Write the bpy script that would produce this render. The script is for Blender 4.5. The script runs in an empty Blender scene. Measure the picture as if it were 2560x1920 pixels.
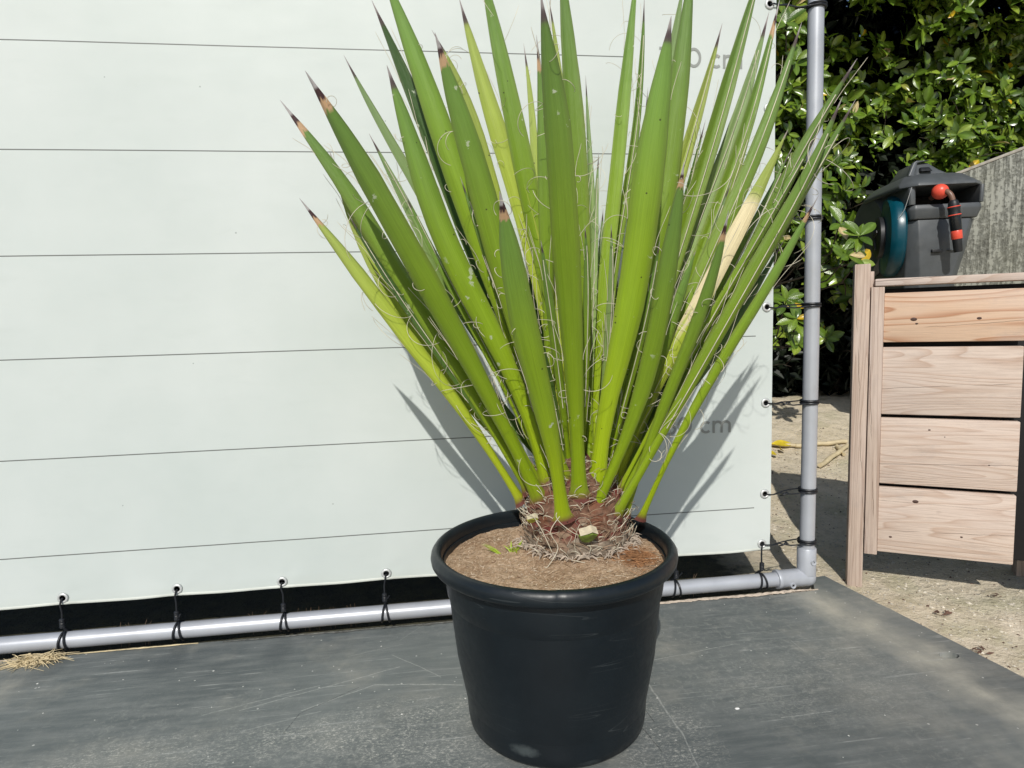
import bpy, bmesh, math, random
from mathutils import Vector, Matrix, noise
R_ = math.radians
S = bpy.context.scene
COL = S.collection
random.seed(7)

# ------------------------------------------------------------------ camera
F_PX, PITCH, ROLL, YAW = 1568.617, 0.0969963, -0.0276712, 0.1294394
CAM = Vector((0.0, -1.3466109, 0.6450403))
fwd = Vector((math.sin(YAW)*math.cos(PITCH), math.cos(YAW)*math.cos(PITCH), -math.sin(PITCH)))
r0 = Vector((math.cos(YAW), -math.sin(YAW), 0)); u0 = r0.cross(fwd)
cr = math.cos(ROLL)*r0 + math.sin(ROLL)*u0
cu = -math.sin(ROLL)*r0 + math.cos(ROLL)*u0
cam_d = bpy.data.cameras.new('camera'); cam = bpy.data.objects.new('camera', cam_d); COL.objects.link(cam)
M = Matrix((cr, cu, -fwd)).transposed().to_4x4(); M.translation = CAM
cam.matrix_world = M
cam_d.sensor_width = 36; cam_d.lens = F_PX/2560*36; cam_d.clip_start = .02; cam_d.clip_end = 200
S.camera = cam
S.render.resolution_x, S.render.resolution_y = 1024, 768

# ------------------------------------------------------------------ light
SUN_TO = Vector((-0.2113, -0.7364, 0.6427)).normalized()      # towards the sun
w = bpy.data.worlds.new('World'); S.world = w; w.use_nodes = True
nt = w.node_tree; bg = nt.nodes['Background']; sky = nt.nodes.new('ShaderNodeTexSky')
sky.sky_type = 'NISHITA'; sky.sun_disc = False; sky.sun_elevation = R_(40)
sky.sun_rotation = math.atan2(SUN_TO.x, SUN_TO.y)
nt.links.new(sky.outputs[0], bg.inputs[0]); bg.inputs[1].default_value = .082
sl = bpy.data.lights.new('sun', 'SUN'); sl.energy = 3.4; sl.angle = R_(.53); sl.color = (1, .965, .90)
so = bpy.data.objects.new('sun', sl); COL.objects.link(so); so.location = (-2, -6, 6)
so.rotation_euler = (-SUN_TO).to_track_quat('-Z', 'Y').to_euler()
S.view_settings.view_transform = 'Standard'; S.view_settings.look = 'None'
S.view_settings.exposure = 0.0; S.view_settings.gamma = 1.0
S.cycles.max_bounces = 8

# ------------------------------------------------------------------ helpers
def ray(px, py):
    return (px-1280)/F_PX*cr + (960-py)/F_PX*cu + fwd
def at(px, py, Y):
    d = ray(px, py); return CAM + d*((Y-CAM.y)/d.y)
def atz(px, py, Z):
    d = ray(px, py); return CAM + d*((Z-CAM.z)/d.z)

def link(name, me, mat=None, parent=None):
    o = bpy.data.objects.new(name, me); COL.objects.link(o)
    if mat is not None and me is not None and not me.materials: me.materials.append(mat)
    if parent: o.parent = parent
    return o
def tag(o, label=None, cat=None, group=None, kind=None):
    if label: o['label'] = label
    if cat: o['category'] = cat
    if group: o['group'] = group
    if kind: o['kind'] = kind
    return o
def empty(name, loc, label, cat, group=None, rz=0):
    o = bpy.data.objects.new(name, None); COL.objects.link(o); o.location = loc; o.rotation_euler = (0, 0, rz)
    o.empty_display_size = .05
    tag(o, label, cat, group); return o

class MB:
    def __init__(s): s.v = []; s.f = []; s.c = None
    def add(s, vs, fs):
        b = len(s.v); s.v.extend([tuple(v) for v in vs]); s.f.extend([tuple(i+b for i in f) for f in fs]); return b
    def box(s, lo, hi, M=None):
        x0, y0, z0 = lo; x1, y1, z1 = hi
        vs = [Vector(p) for p in ((x0,y0,z0),(x1,y0,z0),(x1,y1,z0),(x0,y1,z0),(x0,y0,z1),(x1,y0,z1),(x1,y1,z1),(x0,y1,z1))]
        if M: vs = [M @ v for v in vs]
        s.add(vs, [(3,2,1,0),(4,5,6,7),(0,1,5,4),(1,2,6,5),(2,3,7,6),(3,0,4,7)])
    def tube(s, pts, r, n=8, cap=True, closed=False):
        pts = [Vector(p) for p in pts]; m = len(pts)
        rs = r if isinstance(r, (list, tuple)) else [r]*m
        up = None; rings = []
        for i in range(m):
            if closed: t = (pts[(i+1) % m]-pts[i-1])
            else: t = pts[min(i+1, m-1)]-pts[max(i-1, 0)]
            if t.length < 1e-9: t = Vector((0, 0, 1))
            t.normalize()
            if up is None:
                up = Vector((0,0,1)) if abs(t.z) < .9 else Vector((1,0,0))
            a = t.cross(up)
            if a.length < 1e-6: a = t.orthogonal()
            a.normalize(); b = a.cross(t).normalized(); up = b
            rings.append([pts[i] + (a*math.cos(2*math.pi*k/n) + b*math.sin(2*math.pi*k/n))*rs[i] for k in range(n)])
        vs = [v for ring in rings for v in ring]; fs = []
        for i in range(m if closed else m-1):
            j = (i+1) % m
            for k in range(n): fs.append((i*n+k, i*n+(k+1) % n, j*n+(k+1) % n, j*n+k))
        if cap and not closed:
            fs.append(tuple(range(n))[::-1]); fs.append(tuple((m-1)*n+k for k in range(n)))
        s.add(vs, fs)
    def lathe(s, prof, n=48, M=None, wob=None):
        vs = []; fs = []; m = len(prof)
        for i, (r, z) in enumerate(prof):
            for k in range(n):
                a = 2*math.pi*k/n; rr = r
                if wob: rr += wob(a, z)
                v = Vector((rr*math.cos(a), rr*math.sin(a), z)); vs.append(M @ v if M else v)
        for i in range(m-1):
            for k in range(n): fs.append((i*n+k, i*n+(k+1) % n, (i+1)*n+(k+1) % n, (i+1)*n+k))
        if prof[0][0] > 1e-6: fs.append(tuple(range(n))[::-1])
        if prof[-1][0] > 1e-6: fs.append(tuple((m-1)*n+k for k in range(n)))
        s.add(vs, fs)
    def mesh(s, name, smooth=True, auto=None):
        me = bpy.data.meshes.new(name); me.from_pydata(s.v, [], s.f); me.update()
        if s.c:
            ca = me.color_attributes.new('Col', 'FLOAT_COLOR', 'POINT')
            ca.data.foreach_set('color', [x for c in s.c for x in (c[0], c[1], c[2], 1)])
        if smooth:
            me.polygons.foreach_set('use_smooth', [True]*len(me.polygons))
            if auto is not None: me.set_sharp_from_angle(angle=R_(auto))
        return me
    def build(s, name, mat, parent=None, smooth=True, auto=40, bevel=0, seg=2):
        me = s.mesh(name, smooth, auto)
        if bevel:
            bm = bmesh.new(); bm.from_mesh(me)
            bmesh.ops.remove_doubles(bm, verts=bm.verts, dist=1e-6)
            es = [e for e in bm.edges if len(e.link_faces) == 2 and e.calc_face_angle(0) > .5]
            bmesh.ops.bevel(bm, geom=es, offset=bevel, segments=seg, affect='EDGES', profile=.5)
            bm.to_mesh(me); bm.free(); me.update()
            if smooth:
                me.polygons.foreach_set('use_smooth', [True]*len(me.polygons)); me.set_sharp_from_angle(angle=R_(35))
        return link(name, me, mat, parent)

# ---- materials
class NB:
    def __init__(s, name):
        s.m = bpy.data.materials.new(name); s.m.use_nodes = True; s.t = s.m.node_tree; s.n = s.t.nodes
        s.b = s.n['Principled BSDF']; s.out = s.n['Material Output']
    def L(s, a, b): s.t.links.new(a, b)
    def node(s, ty, **kw):
        n = s.n.new(ty)
        for k, v in kw.items(): setattr(n, k, v)
        return n
    def _in(s, sock, v):
        if hasattr(v, 'links') or hasattr(v, 'is_output'): s.L(v, sock)
        else: sock.default_value = v
    def obj(s): return s.node('ShaderNodeTexCoord').outputs['Object']
    def rnd(s): return s.node('ShaderNodeObjectInfo').outputs['Random']
    def mapping(s, vec, scale=(1,1,1), loc=(0,0,0), rot=(0,0,0)):
        n = s.node('ShaderNodeMapping'); s.L(vec, n.inputs[0]); n.inputs['Scale'].default_value = scale
        s._in(n.inputs['Location'], loc); n.inputs['Rotation'].default_value = rot; return n.outputs[0]
    def noise(s, vec, scale, detail=4, rough=.55, dist=0, w=None):
        n = s.node('ShaderNodeTexNoise'); s.L(vec, n.inputs['Vector'])
        if w is not None:
            n.noise_dimensions = '4D'; s._in(n.inputs['W'], w)
        n.inputs['Scale'].default_value = scale; n.inputs['Detail'].default_value = detail
        n.inputs['Roughness'].default_value = rough; n.inputs['Distortion'].default_value = dist
        return n.outputs[0]
    def vor(s, vec, scale, feature='F1', out=0, rand=1):
        n = s.node('ShaderNodeTexVoronoi', feature=feature); s.L(vec, n.inputs['Vector']); n.inputs['Scale'].default_value = scale
        n.inputs['Randomness'].default_value = rand
        return n.outputs[out]
    def ramp(s, f, stops, interp='LINEAR'):
        n = s.node('ShaderNodeValToRGB'); s.L(f, n.inputs[0]); cr_ = n.color_ramp; cr_.interpolation = interp
        while len(cr_.elements) < len(stops): cr_.elements.new(.5)
        for e, (p, c) in zip(cr_.elements, stops):
            e.position = p; e.color = (c, c, c, 1) if isinstance(c, (int, float)) else (*c, 1)
        return n.outputs[0]
    def math(s, op, a, b=0, c=None, clamp=False):
        n = s.node('ShaderNodeMath', operation=op, use_clamp=clamp); s._in(n.inputs[0], a); s._in(n.inputs[1], b)
        if c is not None: s._in(n.inputs[2], c)
        return n.outputs[0]
    def mix(s, f, a, b, mode='MIX'):
        n = s.node('ShaderNodeMix', data_type='RGBA', blend_type=mode); s._in(n.inputs[0], f)
        for k, v in ((6, a), (7, b)):
            if isinstance(v, tuple): n.inputs[k].default_value = (*v, 1)
            else: s.L(v, n.inputs[k])
        return n.outputs[2]
    def sep(s, vec):
        n = s.node('ShaderNodeSeparateXYZ'); s.L(vec, n.inputs[0]); return n.outputs
    def col(s, c):
        if isinstance(c, tuple): s.b.inputs['Base Color'].default_value = (*c, 1)
        else: s.L(c, s.b.inputs['Base Color'])
    def set(s, rough=None, metal=None, spec=None, coat=None):
        for k, v in (('Roughness', rough), ('Metallic', metal), ('Specular IOR Level', spec), ('Coat Weight', coat)):
            if v is not None: s._in(s.b.inputs[k], v)
    def bump(s, h, dist=.001, strength=1):
        n = s.node('ShaderNodeBump'); s.L(h, n.inputs['Height']); n.inputs['Distance'].default_value = dist
        n.inputs['Strength'].default_value = strength; s.L(n.outputs[0], s.b.inputs['Normal'])

def simple(name, c, rough=.5, metal=0, var=.15, scale=30, spec=.5, bump=0, dirt=None):
    b = NB(name); o = b.obj(); n = b.noise(o, scale, 6)
    k = b.ramp(n, [(.3, 1-var), (.7, 1+var)])
    cc = b.mix(1.0, (1, 1, 1), k, 'MULTIPLY'); cc = b.mix(1.0, tuple(c), k, 'MULTIPLY')
    if dirt:
        n2 = b.noise(o, scale*.35, 8, .65); cc = b.mix(b.ramp(n2, [(.52, 0.), (.75, dirt[1])]), cc, dirt[0])
    b.col(cc); b.set(rough=b.ramp(n, [(.3, max(0, rough-.06)), (.7, rough+.06)]), metal=metal, spec=spec)
    if bump: b.bump(n, bump)
    return b.m

def mat_banner():
    b = NB('banner_vinyl'); o = b.obj(); x, y, z = b.sep(o)
    d = b.math('MULTIPLY', b.math('ABSOLUTE', b.math('SUBTRACT', b.math('FRACT', b.math('ADD', b.math('DIVIDE', z, .2), .5)), .5)), .2)
    line = b.math('SUBTRACT', 1.0, b.math('SMOOTH_MIN', 1.0, b.math('MAXIMUM', b.math('DIVIDE', b.math('SUBTRACT', d, .00085), .0005), 0), .01), clamp=True)
    isl = b.math('GREATER_THAN', b.math('ABSOLUTE', b.math('SUBTRACT', b.math('FRACT', b.math('DIVIDE', z, .4)), .5)), .25)  # rows 0.4 0.8 1.2 carry a caption
    lim = b.math('MULTIPLY_ADD', isl, -.285, .737)
    line = b.math('MULTIPLY', line, b.math('LESS_THAN', x, lim))
    n1 = b.noise(o, 2.2, 5); n2 = b.noise(b.mapping(o, (1, 1, 3)), 9, 8, .6)
    base = b.mix(b.ramp(n1, [(.35, 0.), (.65, 1.)]), (.575, .630, .605), (.650, .695, .672))
    base = b.mix(b.ramp(n2, [(.55, 0.), (.85, .35)]), base, (.54, .59, .56))
    sp = b.vor(o, 19, out=0); sw = b.noise(o, 60, 2)
    speck = b.math('LESS_THAN', b.math('ADD', sp, b.math('MULTIPLY', sw, .04)), .053)
    vc = b.vor(o, 19, out=1); gate = b.math('GREATER_THAN', b.sep(vc)[0], .62)
    base = b.mix(b.math('MULTIPLY', b.math('MULTIPLY', speck, gate), .6), base, (.25, .28, .26))
    base = b.mix(b.ramp(b.math('ADD', z, b.math('MULTIPLY', n2, .04)), [(.105, .25), (.14, 0.)]), base, (.56, .58, .50))
    b.col(b.mix(line, base, (.15, .16, .15))); b.set(rough=.42, spec=.35)
    b.bump(b.math('ADD', b.noise(o, 3.0, 3), b.math('MULTIPLY', b.noise(b.mapping(o, (1, 1, 3), rot=(0, .5, 0)), 5, 2), .25)), .006, .45)
    return b.m

def mat_platform():
    b = NB('platform_board'); o = b.obj()
    n1 = b.noise(o, 1.6, 6, .6); n2 = b.noise(o, 14, 10, .7); n3 = b.noise(o, 120, 6, .7)
    c = b.mix(b.ramp(n1, [(.35, 0.), (.7, 1.)]), (.070, .083, .086), (.160, .178, .173))
    c = b.mix(b.ramp(b.noise(b.mapping(o, (3, 18, 1), rot=(0,0,.1)), 3, 8, .65), [(.42, 0.), (.75, .55)]), c, (.235, .245, .235))
    # white scuffs and dust, in broad worn areas
    area = b.ramp(b.noise(b.mapping(o, loc=(3.1, 1.7, 0)), 2.3, 3), [(.42, 0.), (.60, 1.)])
    fine = b.ramp(b.noise(o, 70, 10, .78, .6), [(.50, 0.), (.66, 1.)])
    c = b.mix(b.math('MULTIPLY', b.math('MULTIPLY', area, fine), .30), c, (.46, .46, .41))
    dust = b.math('MULTIPLY', b.ramp(b.noise(b.mapping(o, loc=(.2, .6, 0)), 3.6, 5, .65), [(.50, 0.), (.68, 1.)]), b.ramp(n2, [(.35, .2), (.65, 1.)]))
    c = b.mix(b.math('MULTIPLY', dust, .55), c, (.42, .40, .34))
    for px_, py_, rx, ry, k in ((1040,1820,.20,.085,.85), (1640,1840,.09,.10,.75), (470,1880,.26,.05,.7), (1250,1900,.16,.05,.6), (2050,1700,.20,.12,.35)):
        C_ = atz(px_, py_, 0); xx, yy, zz = b.sep(o)
        e = b.math('ADD', b.math('POWER', b.math('DIVIDE', b.math('SUBTRACT', xx, C_.x), rx), 2), b.math('POWER', b.math('DIVIDE', b.math('SUBTRACT', yy, C_.y), ry), 2))
        e = b.math('ADD', e, b.math('MULTIPLY', b.math('SUBTRACT', n2, .5), 1.5))
        ff = b.math('MULTIPLY', b.ramp(b.noise(b.mapping(o, (1, 1.7, 1)), 150, 8, .85, .25), [(.50, 0.), (.60, 1.)]), b.ramp(b.noise(o, 24, 6, .7), [(.35, .1), (.6, 1.)]))
        c = b.mix(b.math('MULTIPLY', b.math('MULTIPLY', b.ramp(b.math('MULTIPLY', e, .5), [(.2, 1.), (.75, 0.)]), ff), k), c, (.56, .55, .49))
    # sandy strip near the right-hand edge of the board
    x, y, z = b.sep(o)
    ex = b.math('SUBTRACT', b.math('ADD', x, b.math('MULTIPLY', y, .15)), .84)
    strip = b.ramp(b.math('ADD', b.math('ABSOLUTE', ex), b.math('MULTIPLY', b.noise(o, 9, 5), .16)), [(.06, 1.), (.15, 0.)])
    c = b.mix(b.math('MULTIPLY', strip, b.ramp(n2, [(.3, .3), (.6, .95)])), c, (.45, .43, .36))
    # dark damp marks under the ties along the back edge
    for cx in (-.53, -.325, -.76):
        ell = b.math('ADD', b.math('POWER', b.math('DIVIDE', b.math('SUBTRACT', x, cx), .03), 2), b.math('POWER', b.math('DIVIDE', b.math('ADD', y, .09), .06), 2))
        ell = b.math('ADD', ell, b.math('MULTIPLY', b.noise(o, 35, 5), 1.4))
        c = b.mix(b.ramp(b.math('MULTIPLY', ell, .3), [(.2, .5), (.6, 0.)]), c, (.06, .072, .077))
    # worn streaks in several directions, then the long single scratches where they lie
    sc = None
    for rot, sd in ((.18, 1.0), (-.35, 4.0), (.9, 7.0)):
        nn = b.noise(b.mapping(o, (5, 150, 1), (sd, sd*2, 0), (0, 0, rot)), 1.0, 3, .6)
        br = b.ramp(b.noise(b.mapping(o, loc=(sd*3, 1, 0)), 5.5, 5, .7), [(.52, 0.), (.68, 1.)])
        ln = b.math('MULTIPLY', b.ramp(nn, [(.58, 0.), (.68, 1.)]), br); sc = ln if sc is None else b.math('MAXIMUM', sc, ln)
    c = b.mix(b.math('MULTIPLY', sc, .75), c, (.42, .43, .41))
    wob = b.math('MULTIPLY', b.math('SUBTRACT', b.noise(o, 7, 3), .5), .018)
    xd = b.math('ADD', x, wob); yd = b.math('ADD', y, b.math('MULTIPLY', b.math('SUBTRACT', b.noise(b.mapping(o, loc=(5, 5, 0)), 6, 4), .5), .022))
    grit = b.ramp(b.noise(o, 160, 4, .7), [(.35, .15), (.6, 1.)])
    def seg(p, q, wd, k, colr):
        nonlocal c
        A_, B_ = atz(*p, 0), atz(*q, 0); d_ = B_-A_; L2 = d_.length; d_ = d_/L2
        ux, uy = b.math('SUBTRACT', xd, A_.x), b.math('SUBTRACT', yd, A_.y)
        t = b.math('ADD', b.math('MULTIPLY', ux, d_.x), b.math('MULTIPLY', uy, d_.y)); h = b.math('ABSOLUTE', b.math('SUBTRACT', b.math('MULTIPLY', ux, d_.y), b.math('MULTIPLY', uy, d_.x)))
        m1 = b.math('MULTIPLY', b.math('GREATER_THAN', t, 0), b.math('LESS_THAN', t, L2))
        f = b.math('MULTIPLY', m1, b.ramp(b.math('DIVIDE', h, wd), [(.3, 1.), (1., 0.)]))
        c = b.mix(b.math('MULTIPLY', b.math('MULTIPLY', f, grit), k), c, colr)
    W_ = (.42, .43, .40)
    for p, q, wd, k in (((600,1776),(1000,1667),.0016,.6), ((750,1779),(933,1712),.0016,.7), ((933,1712),(1160,1711),.0018,.8), ((600,1830),(803,1779),.002,.45), ((980,1638),(1103,1693),.0014,.6),
                        ((506,1787),(800,1714),.0018,.5), ((1624,1711),(1707,1841),.0022,.8), ((1707,1841),(1750,1918),.0016,.6), ((1628,1651),(1834,1609),.0013,.7), ((1953,1794),(2083,1776),.0013,.7),
                        ((1671,1570),(1780,1562),.0010,.6), ((1715,1823),(1805,1815),.0014,.6), ((870,1640),(1010,1610),.001,.5), ((1975,1600),(2010,1625),.001,.7), ((1130,1520),(1000,1600),.001,.4)): seg(p, q, wd, k, W_)
    for p, q in (((705,1837),(745,1787)), ((745,1787),(897,1718)), ((1614,1775),(1635,1805)), ((1600,1815),(1655,1880))): seg(p, q, .0012, .8, (.02, .022, .022))
    sp = b.math('LESS_THAN', b.math('ADD', b.vor(o, 42), b.math('MULTIPLY', n3, .1)), .125)
    g = b.math('GREATER_THAN', b.sep(b.vor(o, 42, out=1))[0], .62)
    c = b.mix(b.math('MULTIPLY', b.math('MULTIPLY', sp, g), .8), c, (.5, .5, .47))
    b.col(c); b.set(rough=b.ramp(n2, [(.3, .42), (.7, .62)]), spec=.45)
    b.bump(b.math('ADD', n3, b.math('MULTIPLY', n2, 2)), .0006, .7)
    return b.m

def mat_ground():
    b = NB('sandy_ground'); o = b.obj(); x, y, z = b.sep(o)
    n1 = b.noise(o, 2.4, 6); n2 = b.noise(o, 22, 8, .65); n3 = b.noise(o, 110, 6, .7)
    c = b.mix(b.ramp(n1, [(.35, 0.), (.65, 1.)]), (.70, .60, .44), (.84, .74, .58))
    c = b.mix(b.ramp(n2, [(.45, 0.), (.7, .6)]), c, (.46, .40, .26))
    c = b.mix(b.ramp(b.noise(o, 5, 4), [(.52, 0.), (.66, .4)]), c, (.40, .40, .22))
    c = b.mix(b.ramp(n3, [(.56, 0.), (.70, .7)]), c, (.78, .73, .60))
    c = b.mix(b.ramp(n3, [(.27, .75), (.40, 0.)]), c, (.15, .12, .08))
    v = b.vor(o, 75); vcol = b.sep(b.vor(o, 75, out=1))[0]
    peb = b.math('MULTIPLY', b.math('LESS_THAN', v, .33), b.math('GREATER_THAN', vcol, .72))
    c = b.mix(b.math('MULTIPLY', peb, .6), c, b.ramp(vcol, [(.72, (.35, .29, .22)), (1., (.72, .68, .58))]))
    # humus under the hedge, damp moss plus painted shade behind the banner
    hum = b.math('MULTIPLY', b.ramp(b.math('ADD', y, b.math('MULTIPLY', n1, .5)), [(.0, 1.), (1., 0.)]), 0)
    moss_shade = b.math('MULTIPLY', b.ramp(b.math('ADD', x, b.math('MULTIPLY', n2, .2)), [(.84, 1.), (.97, 0.)]),
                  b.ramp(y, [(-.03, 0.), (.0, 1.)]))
    c = b.mix(b.math('MULTIPLY', moss_shade, .93), c, b.mix(b.ramp(n2, [(.4, 0.), (.6, 1.)]), (.022, .026, .018), (.06, .06, .035)))  # dark carried on to the right, shadow put into the ground colour
    b.col(c); b.set(rough=.95, spec=.2)
    h = b.math('ADD', b.math('MULTIPLY', n2, 3), b.math('ADD', n3, b.math('MULTIPLY', peb, .8)))
    b.bump(h, .006, 1)
    return b.m

def mat_wood(name, a=(.62, .545, .475), d=(.50, .395, .32), dark=(.26, .19, .15), rings=24, w0=0.0, gray=.35, cross=5.5):
    b = NB(name); o = b.obj(); rn = b.math('MULTIPLY_ADD', b.rnd(), 31.7, w0)
    v = b.mapping(o, (.55, cross, cross))
    n = b.noise(v, 2.0, 2.0, .45, .35, w=rn)
    fr = b.math('FRACT', b.math('MULTIPLY', n, float(rings)))
    late = b.ramp(fr, [(0., 0.), (.5, .08), (.84, .7), (.93, 1.), (1., 0.)])
    fib = b.noise(b.mapping(o, (4, 90, 90)), 4, 6, .6, w=rn)
    big = b.noise(b.mapping(o, (1, 3, 3)), 3, 3, w=rn)
    c = b.mix(late, tuple(a), tuple(d))
    c = b.mix(b.ramp(big, [(.45, 0.), (.68, .55)]), c, (.60, .54, .50))
    c = b.mix(b.ramp(fib, [(.3, gray), (.55, 0.)]), c, tuple(dark)); c = b.mix(b.ramp(b.noise(b.mapping(o, (2, 4, 4), loc=(4, 4, 4)), 6, 6, .7, w=rn), [(.55, 0.), (.78, .5)]), c, (.36, .33, .31))
    kn = b.noise(b.mapping(o, (3, 5, 5)), 4, 2, w=rn); c = b.mix(b.ramp(kn, [(.70, 0.), (.78, .9)]), c, (.10, .05, .03))
    crack = b.math('LESS_THAN', b.math('ABSOLUTE', b.math('SUBTRACT', b.noise(b.mapping(o, (.12, 7, 7)), 1.8, 1, w=rn), .44)), .0012)
    c = b.mix(b.math('MULTIPLY', crack, .75), c, (.09, .06, .05))
    ox, oy, oz = b.sep(o)
    zz = b.math('ADD', b.math('ADD', oz, b.math('MULTIPLY', ox, -.05)), b.math('MULTIPLY', b.math('SUBTRACT', b.noise(b.mapping(o, (3, 1, 1)), 4, 4, w=rn), .5), .012))
    zz = b.math('ABSOLUTE', b.math('ADD', zz, b.math('MULTIPLY_ADD', b.rnd(), .07, -.035)))
    spl = b.math('MULTIPLY', b.math('LESS_THAN', zz, .00055), b.ramp(b.noise(b.mapping(o, (2, .1, .1)), 3, 2, w=rn), [(.42, 0.), (.47, 1.)]))
    c = b.mix(b.math('MULTIPLY', spl, .75), c, (.10, .07, .055))
    c = b.mix(1.0, c, b.ramp(b.rnd(), [(0, (.95, .90, .90)), (.5, (1., .945, .93)), (1, (1.03, .955, .92))]), 'MULTIPLY')
    b.col(c); b.set(rough=.8, spec=.25)
    b.bump(b.math('ADD', b.math('MULTIPLY', late, .5), fib), .0008, .8)
    return b.m

def mat_attr(name, rough=.5, streak=.16, spec=.5, trans=.0, bump=.0004, scale=60):
    b = NB(name); a = b.node('ShaderNodeAttribute', attribute_name='Col').outputs['Color']; o = b.obj()
    n = b.noise(o, scale, 5, .6); n2 = b.noise(o, 9, 3)
    c = b.mix(1.0, a, b.ramp(n, [(.3, 1-streak), (.7, 1+streak)]), 'MULTIPLY')
    c = b.mix(1.0, c, b.ramp(n2, [(.3, .86), (.7, 1.12)]), 'MULTIPLY')
    b.col(c); b.set(rough=rough, spec=spec); b.bump(n, bump)
    if trans:
        tr = b.node('ShaderNodeBsdfTranslucent'); b.L(b.mix(1.0, c, (1.25, 1.3, .6), 'MULTIPLY'), tr.inputs[0])
        ms = b.node('ShaderNodeMixShader'); ms.inputs[0].default_value = trans
        b.L(b.b.outputs[0], ms.inputs[1]); b.L(tr.outputs[0], ms.inputs[2]); b.L(ms.outputs[0], b.out.inputs[0])
    return b.m

def mat_leaf():
    """yucca blade: pigment along the blade comes with the mesh, striations follow the blade"""
    b = NB('yucca_blade'); a = b.node('ShaderNodeAttribute', attribute_name='Col').outputs['Color']
    uv = b.node('ShaderNodeAttribute', attribute_name='blade').outputs['Vector']; o = b.obj()
    rn = b.math('MULTIPLY', b.rnd(), 20)
    st = b.noise(b.mapping(uv, (1.2, 26, 1)), 1, 5, .62, w=rn); big = b.noise(b.mapping(uv, (2.2, 2.0, 1)), 1, 2, w=rn)
    c = b.mix(1.0, a, b.ramp(st, [(.3, .84), (.7, 1.16)]), 'MULTIPLY')
    c = b.mix(1.0, c, b.ramp(big, [(.3, .94), (.7, 1.06)]), 'MULTIPLY')
    # pale waxy scars, brown specks
    sc = b.noise(b.mapping(o, (1, 1, 1)), 55, 4, .6); sm = b.noise(o, 9, 2)
    c = b.mix(b.math('MULTIPLY', b.ramp(sc, [(.665, 0.), (.70, 1.)]), b.ramp(sm, [(.50, 0.), (.58, .75)])), c, (.55, .60, .45))
    sp = b.math('MULTIPLY', b.math('LESS_THAN', b.vor(o, 45), .07), b.math('GREATER_THAN', b.sep(b.vor(o, 45, out=1))[1], .75))
    c = b.mix(b.math('MULTIPLY', sp, .8), c, (.03, .02, .01))
    b.col(c); b.set(rough=b.ramp(st, [(.3, .34), (.7, .47)]), spec=.42)
    b.bump(b.math('ADD', st, b.math('MULTIPLY', sc, .5)), .0011, .8)
    tr = b.node('ShaderNodeBsdfTranslucent'); b.L(b.mix(1.0, c, (1.2, 1.25, .5), 'MULTIPLY'), tr.inputs[0])
    ms = b.node('ShaderNodeMixShader'); ms.inputs[0].default_value = .05
    b.L(b.b.outputs[0], ms.inputs[1]); b.L(tr.outputs[0], ms.inputs[2]); b.L(ms.outputs[0], b.out.inputs[0])
    return b.m

def mat_pot():
    b = NB('pot_plastic'); o = b.obj()
    n = b.noise(o, 7, 6, .6); n2 = b.noise(o, 90, 5, .6)
    c = b.mix(b.ramp(n, [(.35, 0.), (.7, 1.)]), (.004, .007, .010), (.008, .013, .017))
    dust = b.ramp(b.noise(b.mapping(o, (1, 1, 2.2)), 11, 8, .7), [(.64, 0.), (.88, .28)])
    c = b.mix(dust, c, (.11, .13, .13))
    scr = b.math('LESS_THAN', b.math('ABSOLUTE', b.math('SUBTRACT', b.noise(b.mapping(o, (1.2, 1.2, 14)), 3, 1), .5)), .0028)
    c = b.mix(b.math('MULTIPLY', b.math('MULTIPLY', scr, b.ramp(n, [(.5, 0.), (.58, 1.)])), .12), c, (.2, .22, .22))
    for (lx, lz, ax, az, st_) in ((-.072, .030, .024, .011, .30), (.02, .012, .02, .004, .12)):
        x, y, z = b.sep(o)
        e = b.math('ADD', b.math('POWER', b.math('DIVIDE', b.math('SUBTRACT', x, lx), ax), 2), b.math('POWER', b.math('DIVIDE', b.math('SUBTRACT', z, lz), az), 2))
        e = b.math('ADD', e, b.math('MULTIPLY', b.noise(o, 45, 8, .75), 2.6))
        fr_ = b.math('LESS_THAN', y, 0)
        c = b.mix(b.math('MULTIPLY', b.math('MULTIPLY', b.ramp(b.math('MULTIPLY', e, .3), [(.36, 1.), (.66, 0.)]), fr_), st_), c, (.17, .20, .20))
    b.col(c); b.set(rough=b.ramp(n2, [(.3, .33), (.7, .46)]), spec=.45); b.bump(n2, .0003, .5)
    return b.m

def mat_concrete():
    b = NB('grooved_concrete'); o = b.obj()
    g = b.noise(b.mapping(o, (55, 55, 5)), 1, 5, .7); n = b.noise(o, 60, 8, .75); n2 = b.noise(o, 3, 4)
    hgt = b.ramp(b.math('MULTIPLY_ADD', n, .55, b.math('MULTIPLY', g, .6)), [(.42, 0.), (.60, 1.)])
    c = b.mix(hgt, (.085, .085, .072), (.37, .375, .33)); c = b.mix(b.ramp(n2, [(.45, 0.), (.7, .4)]), c, (.30, .30, .22))
    b.col(c); b.set(rough=.95, spec=.2); b.bump(hgt, .006, 1); return b.m

def mat_coir():
    b = NB('coir_mulch'); o = b.obj(); n = b.noise(o, 90, 8, .75, 1.5); n2 = b.noise(o, 12, 4)
    c = b.ramp(n, [(.28, (.16, .09, .05)), (.43, (.46, .31, .19)), (.58, (.68, .50, .34)), (.72, (.80, .66, .50))])
    c = b.mix(b.ramp(n2, [(.45, 0.), (.7, .5)]), c, (.22, .12, .06)); b.col(c); b.set(rough=.95, spec=.15); b.bump(n, .005, 1); return b.m

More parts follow.
